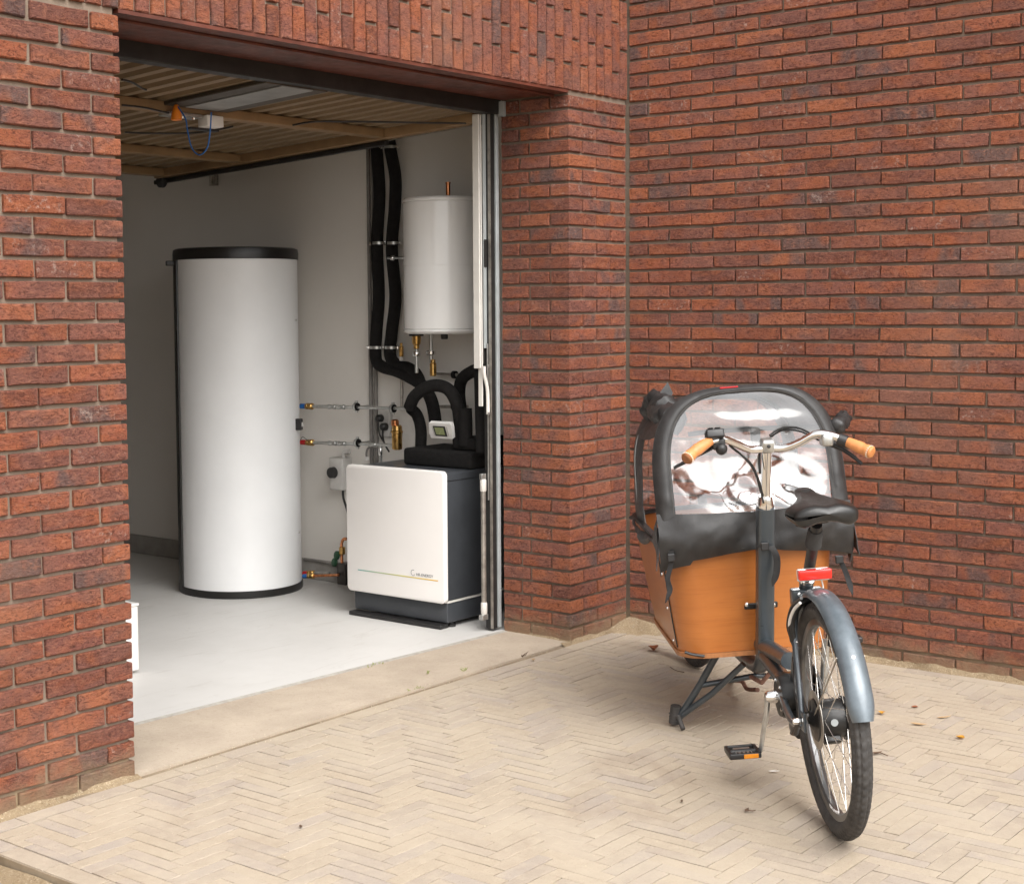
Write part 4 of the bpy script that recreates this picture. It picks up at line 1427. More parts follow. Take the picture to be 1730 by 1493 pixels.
# ---- wheels
def tyre(R, r, blocks, tread=True):
    seg = blocks * 5
    nth = 30
    m = MB()
    vs, fs = [], []
    for i in range(seg):
        ph = 2 * math.pi * i / seg
        for j in range(nth):
            th = 2 * math.pi * j / nth
            dr = 0.0
            a = min(j, nth - j)                    # 0 at the crown
            if tread and a <= 6:
                k = (i + a) % 5 if a < 3 else (i + 2) % 5
                if k == 0 or a in (2, 5):
                    dr = -.0034
            rr = R - r + (r + dr) * math.cos(th)
            v = (r + dr) * math.sin(th) * .96
            vs.append((rr * math.cos(ph), v, rr * math.sin(ph)))
    for i in range(seg):
        for j in range(nth):
            fs.append((i * nth + j, i * nth + (j + 1) % nth, ((i + 1) % seg) * nth + (j + 1) % nth, ((i + 1) % seg) * nth + j))
    m.add(vs, fs)
    return m
def wheel(name, R, r, center, blocks, nsp, hub_prof, rot=Matrix(), lab=None):
    MW = Matrix.Translation(center) @ rot
    ri = R - 2 * r + .004
    w_ = MB().lathe([(ri, -.014), (ri + .004, -.0135), (ri + .003, -.010), (ri - .006, -.008), (ri - .006, .008), (ri + .003, .010), (ri + .004, .0135), (ri, .014), (ri - .016, .012), (ri - .021, .006), (ri - .021, -.006), (ri - .016, -.012)], 96, YAX, close=True)
    wo = P(name, w_, 'rim')
    wo.matrix_local = MW
    if lab:
        wo['label'] = lab
    P('tyre', tyre(R, r, blocks), 'rubber', wo, 40)
    for s in (-1, 1):
        rs = R - 2 * r + .017
        P('reflective_strip', MB().lathe([(rs, s * (r * .80)), (rs + .0065, s * (r * .885)), (rs + .0065, s * (r * .90)), (rs, s * (r * .815))], 96, YAX, close=True), 'reflex', wo)
    ho = P('hub', MB().lathe(hub_prof, 40, YAX), 'hub_black', wo)
    # spokes, each its own piece, four shapes shared
    fl = max(p[0] for p in hub_prof) * .92
    sm = {}
    for side in (-1, 1):
        for lead in (-1, 1):
            a0 = lead * .55
            me = MB().tube([(fl * math.cos(a0), side * .031, fl * math.sin(a0)), ((ri - .018), side * .004, 0)], .0011, 6).mesh('spoke', 60)
            me.materials.append(MT['spoke'])
            sm[(side, lead)] = me
    for k in range(nsp):
        o = bpy.data.objects.new('spoke', sm[((-1) ** k, 1 if (k // 2) % 2 else -1)])
        COL.objects.link(o)
        o.parent = wo
        o.rotation_euler = (0, 2 * math.pi * k / nsp, 0)
    return wo, MW
RW, RT_ = .325, .0275
hubp = [(.010, -.062), (.012, -.060), (.022, -.056), (.030, -.050), (.056, -.046), (.060, -.042), (.060, -.036), (.053, -.033), (.055, -.012), (.055, .014), (.052, .030), (.060, .033), (.060, .040), (.052, .044), (.03, .05), (.012, .056), (.010, .066)]
rw, RWM = wheel('rear_wheel', RW, RT_, Vector((0, 0, RW)), 78, 36, hubp, lab='rear wheel with black hub gear and treaded tyre')
P('hub_dot', MB().lathe([(0, 0), (.010, 0), (.010, .001), (0, .0012)], 20, axisM((-.0545, .004, .004), (-1, 0, .08))), 'frame_grey', rw)
for a in (-2.2, -1.2):
    P('hub_lug', MB().box((.046, -.016, -.012), (.070, .030, .012), ch=.005, M=Matrix.Rotation(-a, 4, 'Y')), 'hub_black', rw)
dsk = MB().lathe([(.058, .0405), (.080, .0405), (.080, .0425), (.058, .0425)], 48, YAX.inverted(), close=True)
P('brake_disc', dsk, 'dull_steel', rw)
# lettering on the rim flank
tm = text_mesh('RHYNO LITE', .019, .0003)
for v in tm.vertices:
    a = -math.pi * .60 + (v.co.x / .262)
    rr = .262 - .012 + v.co.y * .62 - .004
    v.co = Vector((rr * math.cos(a), .0133 + v.co.z, rr * math.sin(a)))
link('rim_lettering', tm, 'white_plastic', rw)

# ---- rear mudguard
def fend(a, b):
    th = math.radians(38 + (166 - 38) * a)
    be = (b - .5) * 2 * math.radians(82)
    wdt = .034 * (1.0 if a < .93 else 1.0 - .25 * ((a - .93) / .07) ** 2)
    rr = RW + .006 + .026 * math.cos(be)
    return (rr * math.cos(th), wdt * math.sin(be), RW + rr * math.sin(th))
P('mudguard', MB().grid(fend, 64, 14, thick=.0022), 'fender_paint')
for th in (139,):
    t_ = math.radians(th)
    P('mudguard_screw', MB().lathe([(0, 0), (.006, 0), (.005, .003), (0, .004)], 12, axisM(((RW + .0325) * math.cos(t_), .0, RW + (RW + .0325) * math.sin(t_)), (math.cos(t_), 0, math.sin(t_)))), 'chrome')
# stays to the mudguard
P('mudguard_stay', MB().tube([(-.012, .050, RW + .01), ((RW + .012) * math.cos(math.radians(137)), .035, RW + (RW + .012) * math.sin(math.radians(137)))], .0022, 8), 'dull_steel')
P('mudguard_stay', MB().tube([(-.012, -.060, RW + .01), ((RW + .012) * math.cos(math.radians(137)), -.035, RW + (RW + .012) * math.sin(math.radians(137)))], .0022, 8), 'dull_steel')

# ---- frame
sc = bv(1362, 990, 0)                                   # seat cluster
BB = Vector((.41, 0, .285))
P('seat_tube', MB().tube(catmull([sc + Vector((-.012, 0, .03)), sc, (.27, 0, .52), (.335, 0, .42), BB], 6), [.020] * 24 + [.026], 18), 'frame_paint')
for s in (-1, 1):
    P('seat_stay', MB().tube(catmull([sc + Vector((.005, s * .024, -.015)), (.150, s * .050, .53), (.07, s * .066, .42), (.004, s * .078, RW + .006)], 6), .0085, 12), 'frame_paint')
    P('chain_stay', MB().tube(catmull([BB + Vector((-.02, s * .045, .005)), (.25, s * .060, .275), (.12, s * .072, .285), (.0, s * .078, RW - .004)], 6), .0115, 12), 'frame_paint')
    P('dropout', MB().box((-.026, s * .078 - .004, RW - .028), (.03, s * .078 + .004, RW + .026), ch=.003), 'frame_paint')
P('axle_nut', MB().lathe([(.009, 0), (.0095, .002), (.0095, .018), (.007, .022), (0, .0225)], 6, axisM((0, .083, RW), (0, 1, 0))), 'chrome')
P('axle_nut', MB().lathe([(.009, 0), (.0095, .002), (.0095, .018), (.007, .022), (0, .0225)], 6, axisM((0, -.083, RW), (0, -1, 0))), 'chrome')
P('torque_arm', MB().tube([(.012, .085, RW - .004), (.075, .083, RW - .055), (.13, .078, RW - .07)], .009, 8), 'hub_black')
P('seat_gusset', MB().box((sc.x - .020, -.045, sc.z - .055), (sc.x + .022, .045, sc.z - .005), ch=.006), 'frame_paint')
for s in (-1, 1):
    P('gusset_bolt', MB().lathe([(0, 0), (.007, 0), (.006, .005), (0, .006)], 12, axisM((sc.x - .021, s * .026, sc.z - .018), (-1, 0, .1))), 'chrome')
c0, c1 = bv(1292, 1108, 0), bv(1293, 856, 0)            # steering column housing, bottom and top
cdir = (c1 - c0).normalized()
col = MB()
ring = []
for t, sc_ in ((0, 1), (.02, 1), (.98, 1), (1, .96)):
    c_ = c0.lerp(c1, t)
    ring.append((c_, .0255 * sc_))
M0 = axisM(c0, cdir, up=(0, 1, 0))
pts2 = rrect(.027, .027, .012, 5)
L_ = (c1 - c0).length
col.prism(pts2, L_, M0)
P('steering_column', col, 'frame_paint')
mt = [bv(1286, 1082, .012), bv(1300, 1093, .008), bv(1318, 1108, .0), bv(1334, 1118, .0)]
P('main_tube', MB().tube(catmull([bv(1287, 1088, 0), bv(1304, 1097, 0), bv(1320, 1107, 0), bv(1334, 1116, 0)], 6), .027, 18), 'frame_paint')
P('lower_tube', MB().tube([c0 + cdir * .01, BB + Vector((.06, 0, .0))], .026, 16), 'frame_paint')
P('down_tube', MB().tube(catmull([c0 + cdir * .015, Vector((.95, 0, .245)), Vector((1.4, 0, .235)), Vector((1.72, 0, .33)), Vector((1.83, 0, .50))], 6), .026, 16), 'frame_paint')
# motor, crank and pedals
P('motor', MB().lathe([(.030, -.055), (.060, -.052), (.066, -.040), (.066, .036), (.058, .046), (.030, .050)], 32, Matrix.Translation(BB) @ YAX), 'hub_black')
P('motor_shell', MB().box((BB.x - .01, -.042, BB.z - .055), (BB.x + .11, .042, BB.z + .05), ch=.016), 'frame_paint')
P('battery_box', MB().box((BB.x - .13, -.035, BB.z - .10), (BB.x - .03, .035, BB.z - .03), ch=.012), 'hub_black')
for k, (dx, dz) in enumerate(((.02, .045), (-.035, .035), (-.04, -.03))):
    P('motor_bolt', MB().lathe([(0, 0), (.006, 0), (.0055, .006), (0, .007)], 10, axisM((BB.x + dx, .0505, BB.z + dz), (0, 1, 0))), 'chrome')
CA = Vector((BB.x, .085, BB.z))
P('crank_boss', MB().lathe([(.014, 0), (.019, .004), (.019, .034), (.014, .042), (0, .043)], 20, axisM(BB + Vector((0, .050, 0)), (0, 1, 0))), 'chrome')
pe = CA + Vector((.012, .028, -.165))
P('crank_arm', MB().tube(catmull([CA, CA + Vector((.003, .006, -.05)), CA + Vector((.009, .018, -.11)), pe], 5), [.013] * 8 + [.011] * 8, 12, flat=.62, up=(1, 0, 0)), 'galvanised')
pd_ = P('pedal', MB().box((-.045, .008, -.010), (.045, .018, .010), ch=.004).box((-.045, .094, -.010), (.045, .104, .010), ch=.004).box((-.048, .008, -.009), (-.038, .104, .009), ch=.004).box((.038, .008, -.009), (.048, .104, .009), ch=.004).tube([(0, .0, 0), (0, .10, 0)], .009, 12), 'black_plastic')
pd_.location = pe
pd_['label'] = 'black left pedal with amber reflector'
P('pedal_plate', MB().box((-.036, .028, -.004), (.036, .082, .004), ch=.003), 'galvanised', pd_)
P('pedal_reflector', MB().box((-.052, .018, -.0065), (-.0485, .062, .0065), ch=.001), 'amber_lens', pd_)
for k in range(7):
    P('pedal_tooth', MB().box((-.047, .014 + k * .0125, .0095), (-.040, .019 + k * .0125, .0135), ch=.001), 'black_plastic', pd_)
P('crank_arm', MB().tube([BB + Vector((0, -.085, 0)), BB + Vector((-.01, -.10, .165))], .012, 10), 'galvanised')
p2 = P('pedal', MB().box((-.045, -.10, -.009), (.045, -.01, .009), ch=.005), 'black_plastic')
p2.location = BB + Vector((-.01, -.10, .165))
p2['label'] = 'black right pedal on the far side'
P('belt_guard', MB().lathe([(.085, -.064), (.088, -.062), (.088, -.056), (.085, -.054)], 40, Matrix.Translation(BB) @ YAX.inverted()), 'hub_black')
# ring lock and its cable
lkp = [Vector((.145 + .012 * math.sin(a) * 0, .060 * math.cos(a), .545 + .085 * math.sin(a))) for a in [math.radians(t) for t in range(-40, 221, 20)]]
P('ring_lock', MB().tube(lkp, .010, 10), 'hub_black')
P('lock_cable', MB().tube(catmull([bv(1352, 1018, .05), bv(1341, 1030, .06), bv(1334, 1050, .065), bv(1336, 1072, .06), bv(1346, 1086, .05)], 6), .0045, 8), 'white_plastic')
P('lock_cable', MB().tube(catmull([bv(1354, 1010, .045), bv(1338, 1025, .055), bv(1331, 1055, .06), bv(1338, 1082, .055)], 6), .0050, 8), 'hub_black')
for dx in (0, 6, 11):
    P('brake_hose', MB().tube(catmull([bv(1340 + dx * .4, 1110, .03), bv(1342 + dx, 1145, .045), bv(1346 + dx, 1180, .05), bv(1362 + dx * .3, 1203, .06)], 5), .0032, 8), 'hub_black')

# ---- seat post, saddle, rear light
clampT = bv(1380, 884, 0)
pdir = (clampT - sc).normalized()
P('seat_post', MB().tube([sc + pdir * .01, clampT - pdir * .005], .0155, 16), 'black_plastic')
bel = []
Ls = (clampT - sc).length
for k in range(19):
    bel.append((.0175 + (.0035 if k % 2 else 0) + .002 * (1 - k / 18), Ls * .66 + k * .0035))
P('post_bellows', MB().lathe(bel, 22, axisM(sc, pdir)), 'rubber')
P('post_collar', MB().lathe([(.018, .0), (.021, .002), (.021, .014), (.018, .016)], 24, axisM(sc + pdir * .022, pdir)), 'chrome')
SA = clampT + Vector((0, 0, .014))
def sad(a, b):
    # a along from tail to nose, b around; both ends close to a point
    u = -.135 + .290 * a
    if a < .34:
        hwid = .081 + .014 * math.sin(math.pi * .5 * a / .34)
    else:
        t = (a - .34) / .66
        hwid = .095 * (1 - t) ** 2.7 + .026 * (1 - (1 - t) ** 2.7)
    e = 1.0
    if a > .90:
        e = math.sqrt(max(0, 1 - ((a - .90) / .10) ** 2))
    if a < .10:
        e = math.sqrt(max(0, 1 - ((.10 - a) / .10) ** 2))
    hwid *= (e ** .6 if a < .5 else e)
    an = 2 * math.pi * b
    cs, sn = math.cos(an), math.sin(an)
    y = hwid * math.copysign(abs(cs) ** .75, cs)
    th = (.050 - .022 * a) * (.25 + .75 * e if 0 < a < 1 else 0)
    if a <= 0 or a >= 1:
        y, th = 0, 0
    mid = .030 + .030 * a - .004 * math.sin(math.pi * a)
    z = mid + th * .5 * math.copysign(abs(sn) ** .75, sn)
    if sn > 0:
        z -= .007 * math.exp(-(y / .02) ** 2) * (1 if a < .8 else .3) * e
    z -= .012 * (abs(y) / .104) ** 2
    if sn < 0 and a < .4:
        z -= .014 * e * math.exp(-((abs(y) - .062) / .028) ** 2)
    return (SA.x + u, SA.y + y, SA.z + z)
P('saddle', MB().grid(sad, 44, 28), 'saddle_black', smooth=60)['label'] = 'black padded saddle with a narrow nose'
for s in (-1, 1):
    P('saddle_rail', MB().tube(catmull([(SA.x - .09, SA.y + s * .03, SA.z + .026), (SA.x - .05, SA.y + s * .024, SA.z + .006), (SA.x + .03, SA.y + s * .022, SA.z + .006), (SA.x + .11, SA.y + s * .012, SA.z + .04)], 5), .0035, 8), 'dull_steel')
    P('saddle_bumper', MB().lathe([(0, -.026), (.016, -.022), (.020, .0), (.018, .020), (0, .026)], 14, Matrix.Translation((SA.x - .085, SA.y + s * .062, SA.z + .018))), 'rubber')
P('saddle_clamp', MB().box((SA.x - .028, -.028, SA.z - .012), (SA.x + .028, .028, SA.z + .014), ch=.006), 'black_plastic')
lt = bv(1370, 965, 0)
P('rear_light', MB().box((lt.x - .052, -.046, lt.z - .015), (lt.x - .028, .046, lt.z + .014), ch=.004), 'red_lens')['label'] = 'red rear reflector under the saddle'
P('light_back', MB().box((lt.x - .0275, -.045, lt.z - .022), (lt.x - .016, .045, lt.z + .013), ch=.003), 'white_plastic')
P('light_lead', MB().tube(catmull([(lt.x - .015, -.024, lt.z - .02), (lt.x - .012, -.028, lt.z - .05), (lt.x + .0, -.018, lt.z - .075)], 5), .0022, 6), 'white_plastic')

# ---- steering: collar, stem, bar, grips, levers
c2 = bv(1294, 836, 0)
P('column_collar', MB().lathe([(.026, -.002), (.0275, .002), (.0275, .010), (.0215, .038), (.020, .040)], 28, axisM(c1, cdir)), 'chrome')
ctop = bv(1296, 752, 0)
P('stem_shaft', MB().tube([c1 + cdir * .03, ctop], .0155, 20), 'chrome')
P('stem_head', MB().box((-.021, -.021, -.022), (.021, .021, .022), ch=.010, M=axisM(ctop, cdir)), 'galvanised')
P('stem_bolt', MB().lathe([(0, 0), (.006, 0), (.006, .003), (0, .004)], 12, axisM(ctop + Vector((-.021, .0, -.002)), (-1, 0, .1))), 'hub_black')
uc = ctop.x
barpx = [(1195, 748, -.10), (1222, 742, -.075), (1245, 750, -.045), (1268, 759, -.018), (1296, 757, 0), (1324, 757, -.012), (1350, 748, -.035), (1378, 734, -.06), (1404, 736, -.075), (1432, 746, -.095)]
bar = [bu(x, y, uc + du) for x, y, du in barpx]
P('handlebar', MB().tube(catmull(bar, 6), .0125, 18), 'chrome')
def grip(pts, name):
    Pp = [bu(x, y, uc + du) for x, y, du in pts]
    cu = catmull(Pp, 5)
    n_ = len(cu)
    rs = []
    for k in range(n_):
        t = k / (n_ - 1)
        rs.append(.0140 + .0036 * math.sin(math.pi * (t * .9 + .05)) ** 2 * (1 if t < .5 else 1.3) + (.0035 if t > .75 else 0))
    o = P('grip', MB().tube(cu, rs, 20), 'leather')
    o['label'] = name
    d_ = (cu[-1] - cu[-2]).normalized()
    P('grip_cap', MB().lathe([(rs[-1] + .001, -.004), (rs[-1] + .0015, 0), (rs[-1] - .002, .004), (.005, .006), (0, .0045)], 20, axisM(cu[-1], d_)), 'leather_dark' if Pp[0].y > 0 else 'leather', o)
    st_ = MB()
    x_ = Vector((0, 0, 1)).cross(d_).normalized()
    y_ = d_.cross(x_)
    for k in range(18):
        a = 2 * math.pi * k / 18
        p = cu[-1] - d_ * .006 + (x_ * math.cos(a) + y_ * math.sin(a)) * (rs[-1] + .001)
        st_.box((-.0012, -.0012, -.0022), (.0012, .0012, .0022), M=axisM(p, d_))
    P('stitching', st_, 'stitch', o, 0)
    return cu
gl_ = grip([(1200, 745, -.10), (1190, 751, -.112), (1172, 764, -.135), (1160, 775, -.155)], 'tan leather grip on the left')
gr_ = grip([(1428, 745, -.09), (1440, 750, -.105), (1458, 758, -.13), (1472, 764, -.15)], 'tan leather grip on the right')
P('shifter', MB().lathe([(.016, 0), (.019, .002), (.019, .026), (.016, .030)], 18, axisM(bu(1416, 741, uc - .08), bar[-1] - bar[-2])), 'black_plastic')
P('lever_clamp', MB().box((-.022, -.018, -.020), (.022, .018, .018), ch=.008, M=Matrix.Translation(bu(1396, 742, uc - .07))), 'galvanised')
P('brake_lever', MB().tube(catmull([bu(1402, 750, uc - .05), bu(1420, 757, uc - .055), bu(1440, 770, uc - .08), bu(1456, 784, uc - .10)], 5), [.008] * 6 + [.0065] * 6 + [.0055] * 4, 10, flat=.7), 'black_plastic')
P('brake_lever', MB().tube(catmull([bu(1210, 752, uc - .05), bu(1185, 765, uc - .08), bu(1160, 779, uc - .10), bu(1139, 790, uc - .12)], 5), [.008] * 6 + [.0065] * 6 + [.0055] * 4, 10, flat=.7), 'black_plastic')
sw_ = bu(1206, 734, uc - .095)
P('display_unit', MB().box((-.020, -.030, -.014), (.020, .026, .014), ch=.006, M=Matrix.Translation(sw_) @ Matrix.Rotation(.35, 4, 'Y')), 'black_plastic')
P('display_button', MB().box((-.018, -.020, .0145), (.010, -.002, .018), ch=.002, M=Matrix.Translation(sw_) @ Matrix.Rotation(.35, 4, 'Y')), 'hub_black')
P('display_button', MB().box((-.018, .002, .0145), (.010, .020, .018), ch=.002, M=Matrix.Translation(sw_) @ Matrix.Rotation(.35, 4, 'Y')), 'hub_black')
P('lever_clamp', MB().box((-.018, -.022, -.018), (.018, .018, .016), ch=.006, M=Matrix.Translation(bu(1212, 749, uc - .08))), 'black_plastic')
bl = bu(1219, 758, uc - .095)
P('bell', MB().lathe([(.0, -.012), (.015, -.010), (.019, -.002), (.017, .006), (.010, .013), (0, .015)], 22, axisM(bl, (-1, -.1, .25))), 'black_plastic')
for pts, r_ in ((([(1232, 752, -.06), (1250, 766, -.04), (1270, 785, -.02), (1282, 812, -.02), (1289, 838, -.015)]), .0034),
            (([(1236, 756, -.05), (1256, 772, -.035), (1274, 795, -.02), (1285, 830, -.018), (1290, 850, -.02)]), .0030),
            (([(1300, 736, .02), (1312, 727, .02), (1330, 722, .01), (1352, 724, -.01), (1378, 737, -.045)]), .0034),
            (([(1298, 742, .03), (1316, 729, .025), (1335, 726, .01), (1356, 730, -.01), (1384, 744, -.045)]), .0030),
            (([(1286, 745, .02), (1283, 775, .02), (1284, 800, .015)]), .0040)):
    P('control_cable', MB().tube(catmull([bu(x, y, uc + du) for x, y, du in pts], 6), r_, 8), 'hub_black')

# ---- plywood box
BXC = .020
def boxring(w_, inset=0.0, n=64):
    t = (w_ - .315) / (.69 - .315)
    hv = .244 + .042 * max(0, t) ** .8 - inset
    ur, uf = .858 - .035 * t + inset, 1.58 + .10 * t - inset
    rr_, rf = .10, .16
    out = []
    for (cu_, cv_, r_, a0) in ((ur + rr_, hv - rr_, rr_, 90), (ur + rr_, -hv + rr_, rr_, 180), (uf - rf, -hv + rf, rf, 270), (uf - rf, hv - rf, rf, 0)):
        for k in range(n // 4):
            a = math.radians(a0 + 90 * k / (n // 4 - 1))
            # slightly bowed panels
            out.append(Vector((cu_ + r_ * math.cos(a), BXC + cv_ + r_ * math.sin(a), w_)))
    return out
def loft(rings, capb=True, capt=False):
    n_ = len(rings[0])
    vs = [p for r_ in rings for p in r_]
    fs = []
    for i in range(len(rings) - 1):
        for k in range(n_):
            fs.append((i * n_ + k, i * n_ + (k + 1) % n_, (i + 1) * n_ + (k + 1) % n_, (i + 1) * n_ + k))
    if capb:
        fs.append(tuple(range(n_)))
    if capt:
        fs.append(tuple(range((len(rings) - 1) * n_, len(rings) * n_)))
    return MB().add(vs, fs)
ws = [.325, .40, .48, .56, .64, .69]
wb = P('cargo_box', loft([boxring(w_) for w_ in ws] + [boxring(w_, .010) for w_ in reversed(ws)], capb=False), 'plywood')
wb['label'] = 'orange varnished plywood cargo box'
P('box_floor', loft([boxring(.308, -.006), boxring(.324, -.006)], True, True), 'ply_edge', wb)
P('box_rim', loft([boxring(.690, -.005), boxring(.704, -.005), boxring(.704, .014), boxring(.690, .014)], False), 'black_plastic', wb)
# slot, corner strip, screws, bracket to the column
q = [bu(x, y, .849) for x, y in ((1157, 1101), (1170, 1105), (1190, 1108))]
P('vent_slot', MB().tube([Vector((p.x, p.y, p.z)) for p in catmull(q, 4)], .005, 8), 'black_plastic', wb)
rg = [boxring(w_, -.002) for w_ in (.335, .42, .50, .58, .66)]
P('corner_strip', MB().tube([r_[2] for r_ in rg], .0022, 6), 'black_plastic', wb)
for w_ in (.345, .46, .58):
    P('box_screw', MB().lathe([(0, 0), (.006, 0), (.005, .003), (0, .004)], 10, axisM(boxring(w_)[0] + Vector((.04, 0, 0)), (0, 1, 0))), 'chrome', wb)
bkz = bu(1284, 1021, .83)
P('column_bracket', MB().box((.812, BXC - .075 + bkz.y - .0, bkz.z - .010), (.822, BXC + .035 + bkz.y, bkz.z + .010), ch=.003), 'hub_black', wb)
for x in (1262, 1306):
    p = bu(x, 1021, .811)
    P('bracket_bolt', MB().lathe([(0, 0), (.0085, 0), (.007, .005), (0, .007)], 14, axisM(p, (-1, 0, 0))), 'chrome', wb)

# ---- double-leg stand
def gz(u, v, z=0.0):
    """bike-space point that lies z above the ground"""
    return Vector((u, v, (z + v * math.sin(math.radians(4))) / math.cos(math.radians(4))))
for s in (1, -1):
    f_ = gz(1.085, s * .265, .020)
    P('stand_leg', MB().tube([Vector((1.0, s * .115, .300)), Vector((1.04, s * .185, .17)), f_], .0125, 12), 'frame_paint')
    P('stand_brace', MB().tube([Vector((.93, s * .05, .26)), Vector((1.00, s * .15, .15)), f_ + Vector((-.012, -.012 * s, .02))], .0105, 12), 'frame_paint')
    P('stand_foot', MB().tube([gz(1.084, s * .264, .075), gz(1.092, s * .274, .012)], .019, 10), 'rubber')
    for k in range(4):
        P('foot_ridge', MB().lathe([(.0185, -.002), (.0212, 0), (.0185, .002)], 10, axisM(gz(1.089, s * .270, .018 + .010 * k), (0, 0, 1))), 'rubber')
    P('stand_peg', MB().tube([gz(1.06, s * .262, .045), gz(1.02, s * .255, .010)], .008, 10), 'rubber')
P('stand_crossbar', MB().tube([Vector((1.04, .185, .17)), Vector((.98, 0, .205)), Vector((1.04, -.185, .17))], .010, 12), 'frame_paint')
P('stand_spring', MB().tube([Vector((.86, -.03, .25)), Vector((.90, .0, .20)), Vector((.97, .02, .205))], .008, 8), 'rust')
P('stand_lever', MB().tube(catmull([bv(1280, 1165, -.05), bv(1262, 1163, -.05), bv(1252, 1150, -.05), bv(1228, 1150, -.05)], 5), .008, 8), 'rust')

# ---- front wheel and fork
frot = Matrix.Rotation(math.radians(9), 4, 'Z')
hubf = [(.010, -.055), (.014, -.053), (.014, -.034), (.026, -.032), (.026, -.028), (.016, -.024), (.016, .024), (.026, .028), (.026, .032), (.014, .034), (.014, .053), (.010, .055)]
fwc = Vector((1.985, .045, .252))
fw, FWM = wheel('front_wheel', .25, .0265, fwc, 60, 28, hubf, rot=frot, lab='small front wheel under the cargo box')
for s in (-1, 1):
    P('fork_leg', MB().tube([FWM @ Vector((0, s * .058, 0)), FWM @ Vector((-.06, s * .050, .27)), FWM @ Vector((-.10, s * .02, .34))], .012, 12), 'frame_paint')
P('fork_crown', MB().tube([FWM @ Vector((-.095, 0, .33)), Vector((1.83, 0, .50)), Vector((1.80, 0, .72))], .019, 14), 'frame_paint')
# white letters moulded on the front tyre flank, put where the photograph shows them
best = None
for i in range(200):
    for j in range(30):
        ph, th = 2 * math.pi * i / 200, -1.2 + 2.6 * j / 30
        rr = .25 - .0265 + .0268 * math.cos(th)
        pl = Vector((rr * math.cos(ph), .0268 * math.sin(th), rr * math.sin(ph)))
        nl = Vector((math.cos(th) * math.cos(ph), math.sin(th), math.cos(th) * math.sin(ph)))
        wp = BM @ (FWM @ pl)
        wn = (BM.to_3x3() @ (FWM.to_3x3() @ nl))
        if wn.dot(Vector(CAM) - wp) < 0:
            continue
        px, py, _ = proj(wp)
        e = (px - 1149) ** 2 + (py - 1108) ** 2
        if best is None or e < best[0]:
            best = (e, pl, nl, Vector((-math.sin(ph), 0, math.cos(ph))))
_, pl, nl, tl = best
bt = tl.cross(nl)
for sgn in (1, -1):
    ax = tl * sgn
    a_, b_ = proj(BM @ (FWM @ pl)), proj(BM @ (FWM @ (pl + ax * .02)))
    if b_[1] > a_[1]:
        break
by = nl.cross(ax)
tm = text_mesh('NY', .030, .0006, 'CENTER', .0006)
tm.transform(Matrix(((ax.x, by.x, nl.x, pl.x), (ax.y, by.y, nl.y, pl.y), (ax.z, by.z, nl.z, pl.z), (0, 0, 0, 1))) @ Matrix.Translation((0, -.010, .0005)))
link('tyre_lettering', tm, 'white_plastic', fw)

# ---- rain cover
VC = .008
def half_o(w_):
    return .312 if w_ < .86 else .312 * max(0.0, 1 - ((w_ - .86) / .342) ** 3.4) ** .5
def urear(w_, v):
    return .765 + .115 * max(0, (w_ - .70) / .5) ** 1.5 + .035 * (abs(v) / .31) ** 3
def arch_pts(half, w0, wtop, n, p=3.4, wk=.86):
    """closed-free arch from left foot over the top to right foot"""
    out = []
    H = wtop - wk
    for k in range(n + 1):
        t = k / n
        if t < .22:
            out.append((half, w0 + (wk - w0) * t / .22))
        elif t > .78:
            out.append((-half, w0 + (wk - w0) * (1 - t) / .22))
        else:
            a = math.pi * (t - .22) / .56
            c_, s_ = math.cos(a), math.sin(a)
            out.append((half * math.copysign(abs(c_) ** .62, c_), wk + H * abs(s_) ** .80))
    return out
NA = 72
Oc = arch_pts(.312, .775, 1.200, NA, wk=.90)
Ic = arch_pts(.256, .800, 1.178, NA, wk=.92)
def lerp_curve(C, a):
    f_ = a * NA
    i = min(int(f_), NA - 1)
    t = f_ - i
    return (C[i][0] * (1 - t) + C[i + 1][0] * t, C[i][1] * (1 - t) + C[i + 1][1] * t)
def fold(x, y, z, s, amp):
    return amp * mnoise.fractal(Vector((x * s, y * s, z * s)), 1.0, 2.0, 3)
rcov = P('rain_cover', MB().grid(lambda a, b: (lambda o, i: (urear(o[1] * (1 - b) + i[1] * b, o[0] * (1 - b) + i[0] * b) - .006 * math.sin(math.pi * min(1, b * 1.1)) + fold(a * 3, b, 1, 2.3, .004) + (.012 * (1 - b) ** 6), VC + o[0] * (1 - b) + i[0] * b, o[1] * (1 - b) + i[1] * b))(lerp_curve(Oc, a), lerp_curve(Ic, a)), NA, 8, thick=.0025), 'tent_fabric')
rcov['label'] = 'black rain cover with a clear rear window over the cargo box'
# lower skirt, pulled in to the column at the middle
def skirt(a, b):
    v = .316 * (1 - 2 * a)
    wtop = .802 - .004 * math.cos(v * 9)
    wbot = .655 - .030 * (abs(v) / .316) ** 4 + .018 * math.exp(-(v / .10) ** 2)
    if v > .22:
        wbot -= .012
    w_ = wtop + (wbot - wtop) * b
    pull = math.exp(-((v + .012) / .085) ** 2) * math.sin(math.pi * min(1, b * 1.0) * .9 + .1)
    u = urear(.78, v) + .018 * b - .026 * math.sin(math.pi * b) * (1 - math.exp(-((v + .012) / .07) ** 2)) + .008 * pull
    u += .012 * math.sin(9 * (abs(v + .01) + .55 * b)) * math.exp(-(abs(v + .01) / .16) ** 2) * b
    u += fold(v * 4, w_ * 4, 3, 1.7, .013) + fold(v * 9 + w_ * 7, w_ * 5, 8, 1.2, .007)
    return (u, VC + v, w_)
P('skirt', MB().grid(skirt, 60, 22, thick=.0025), 'tent_fabric', rcov, 60)
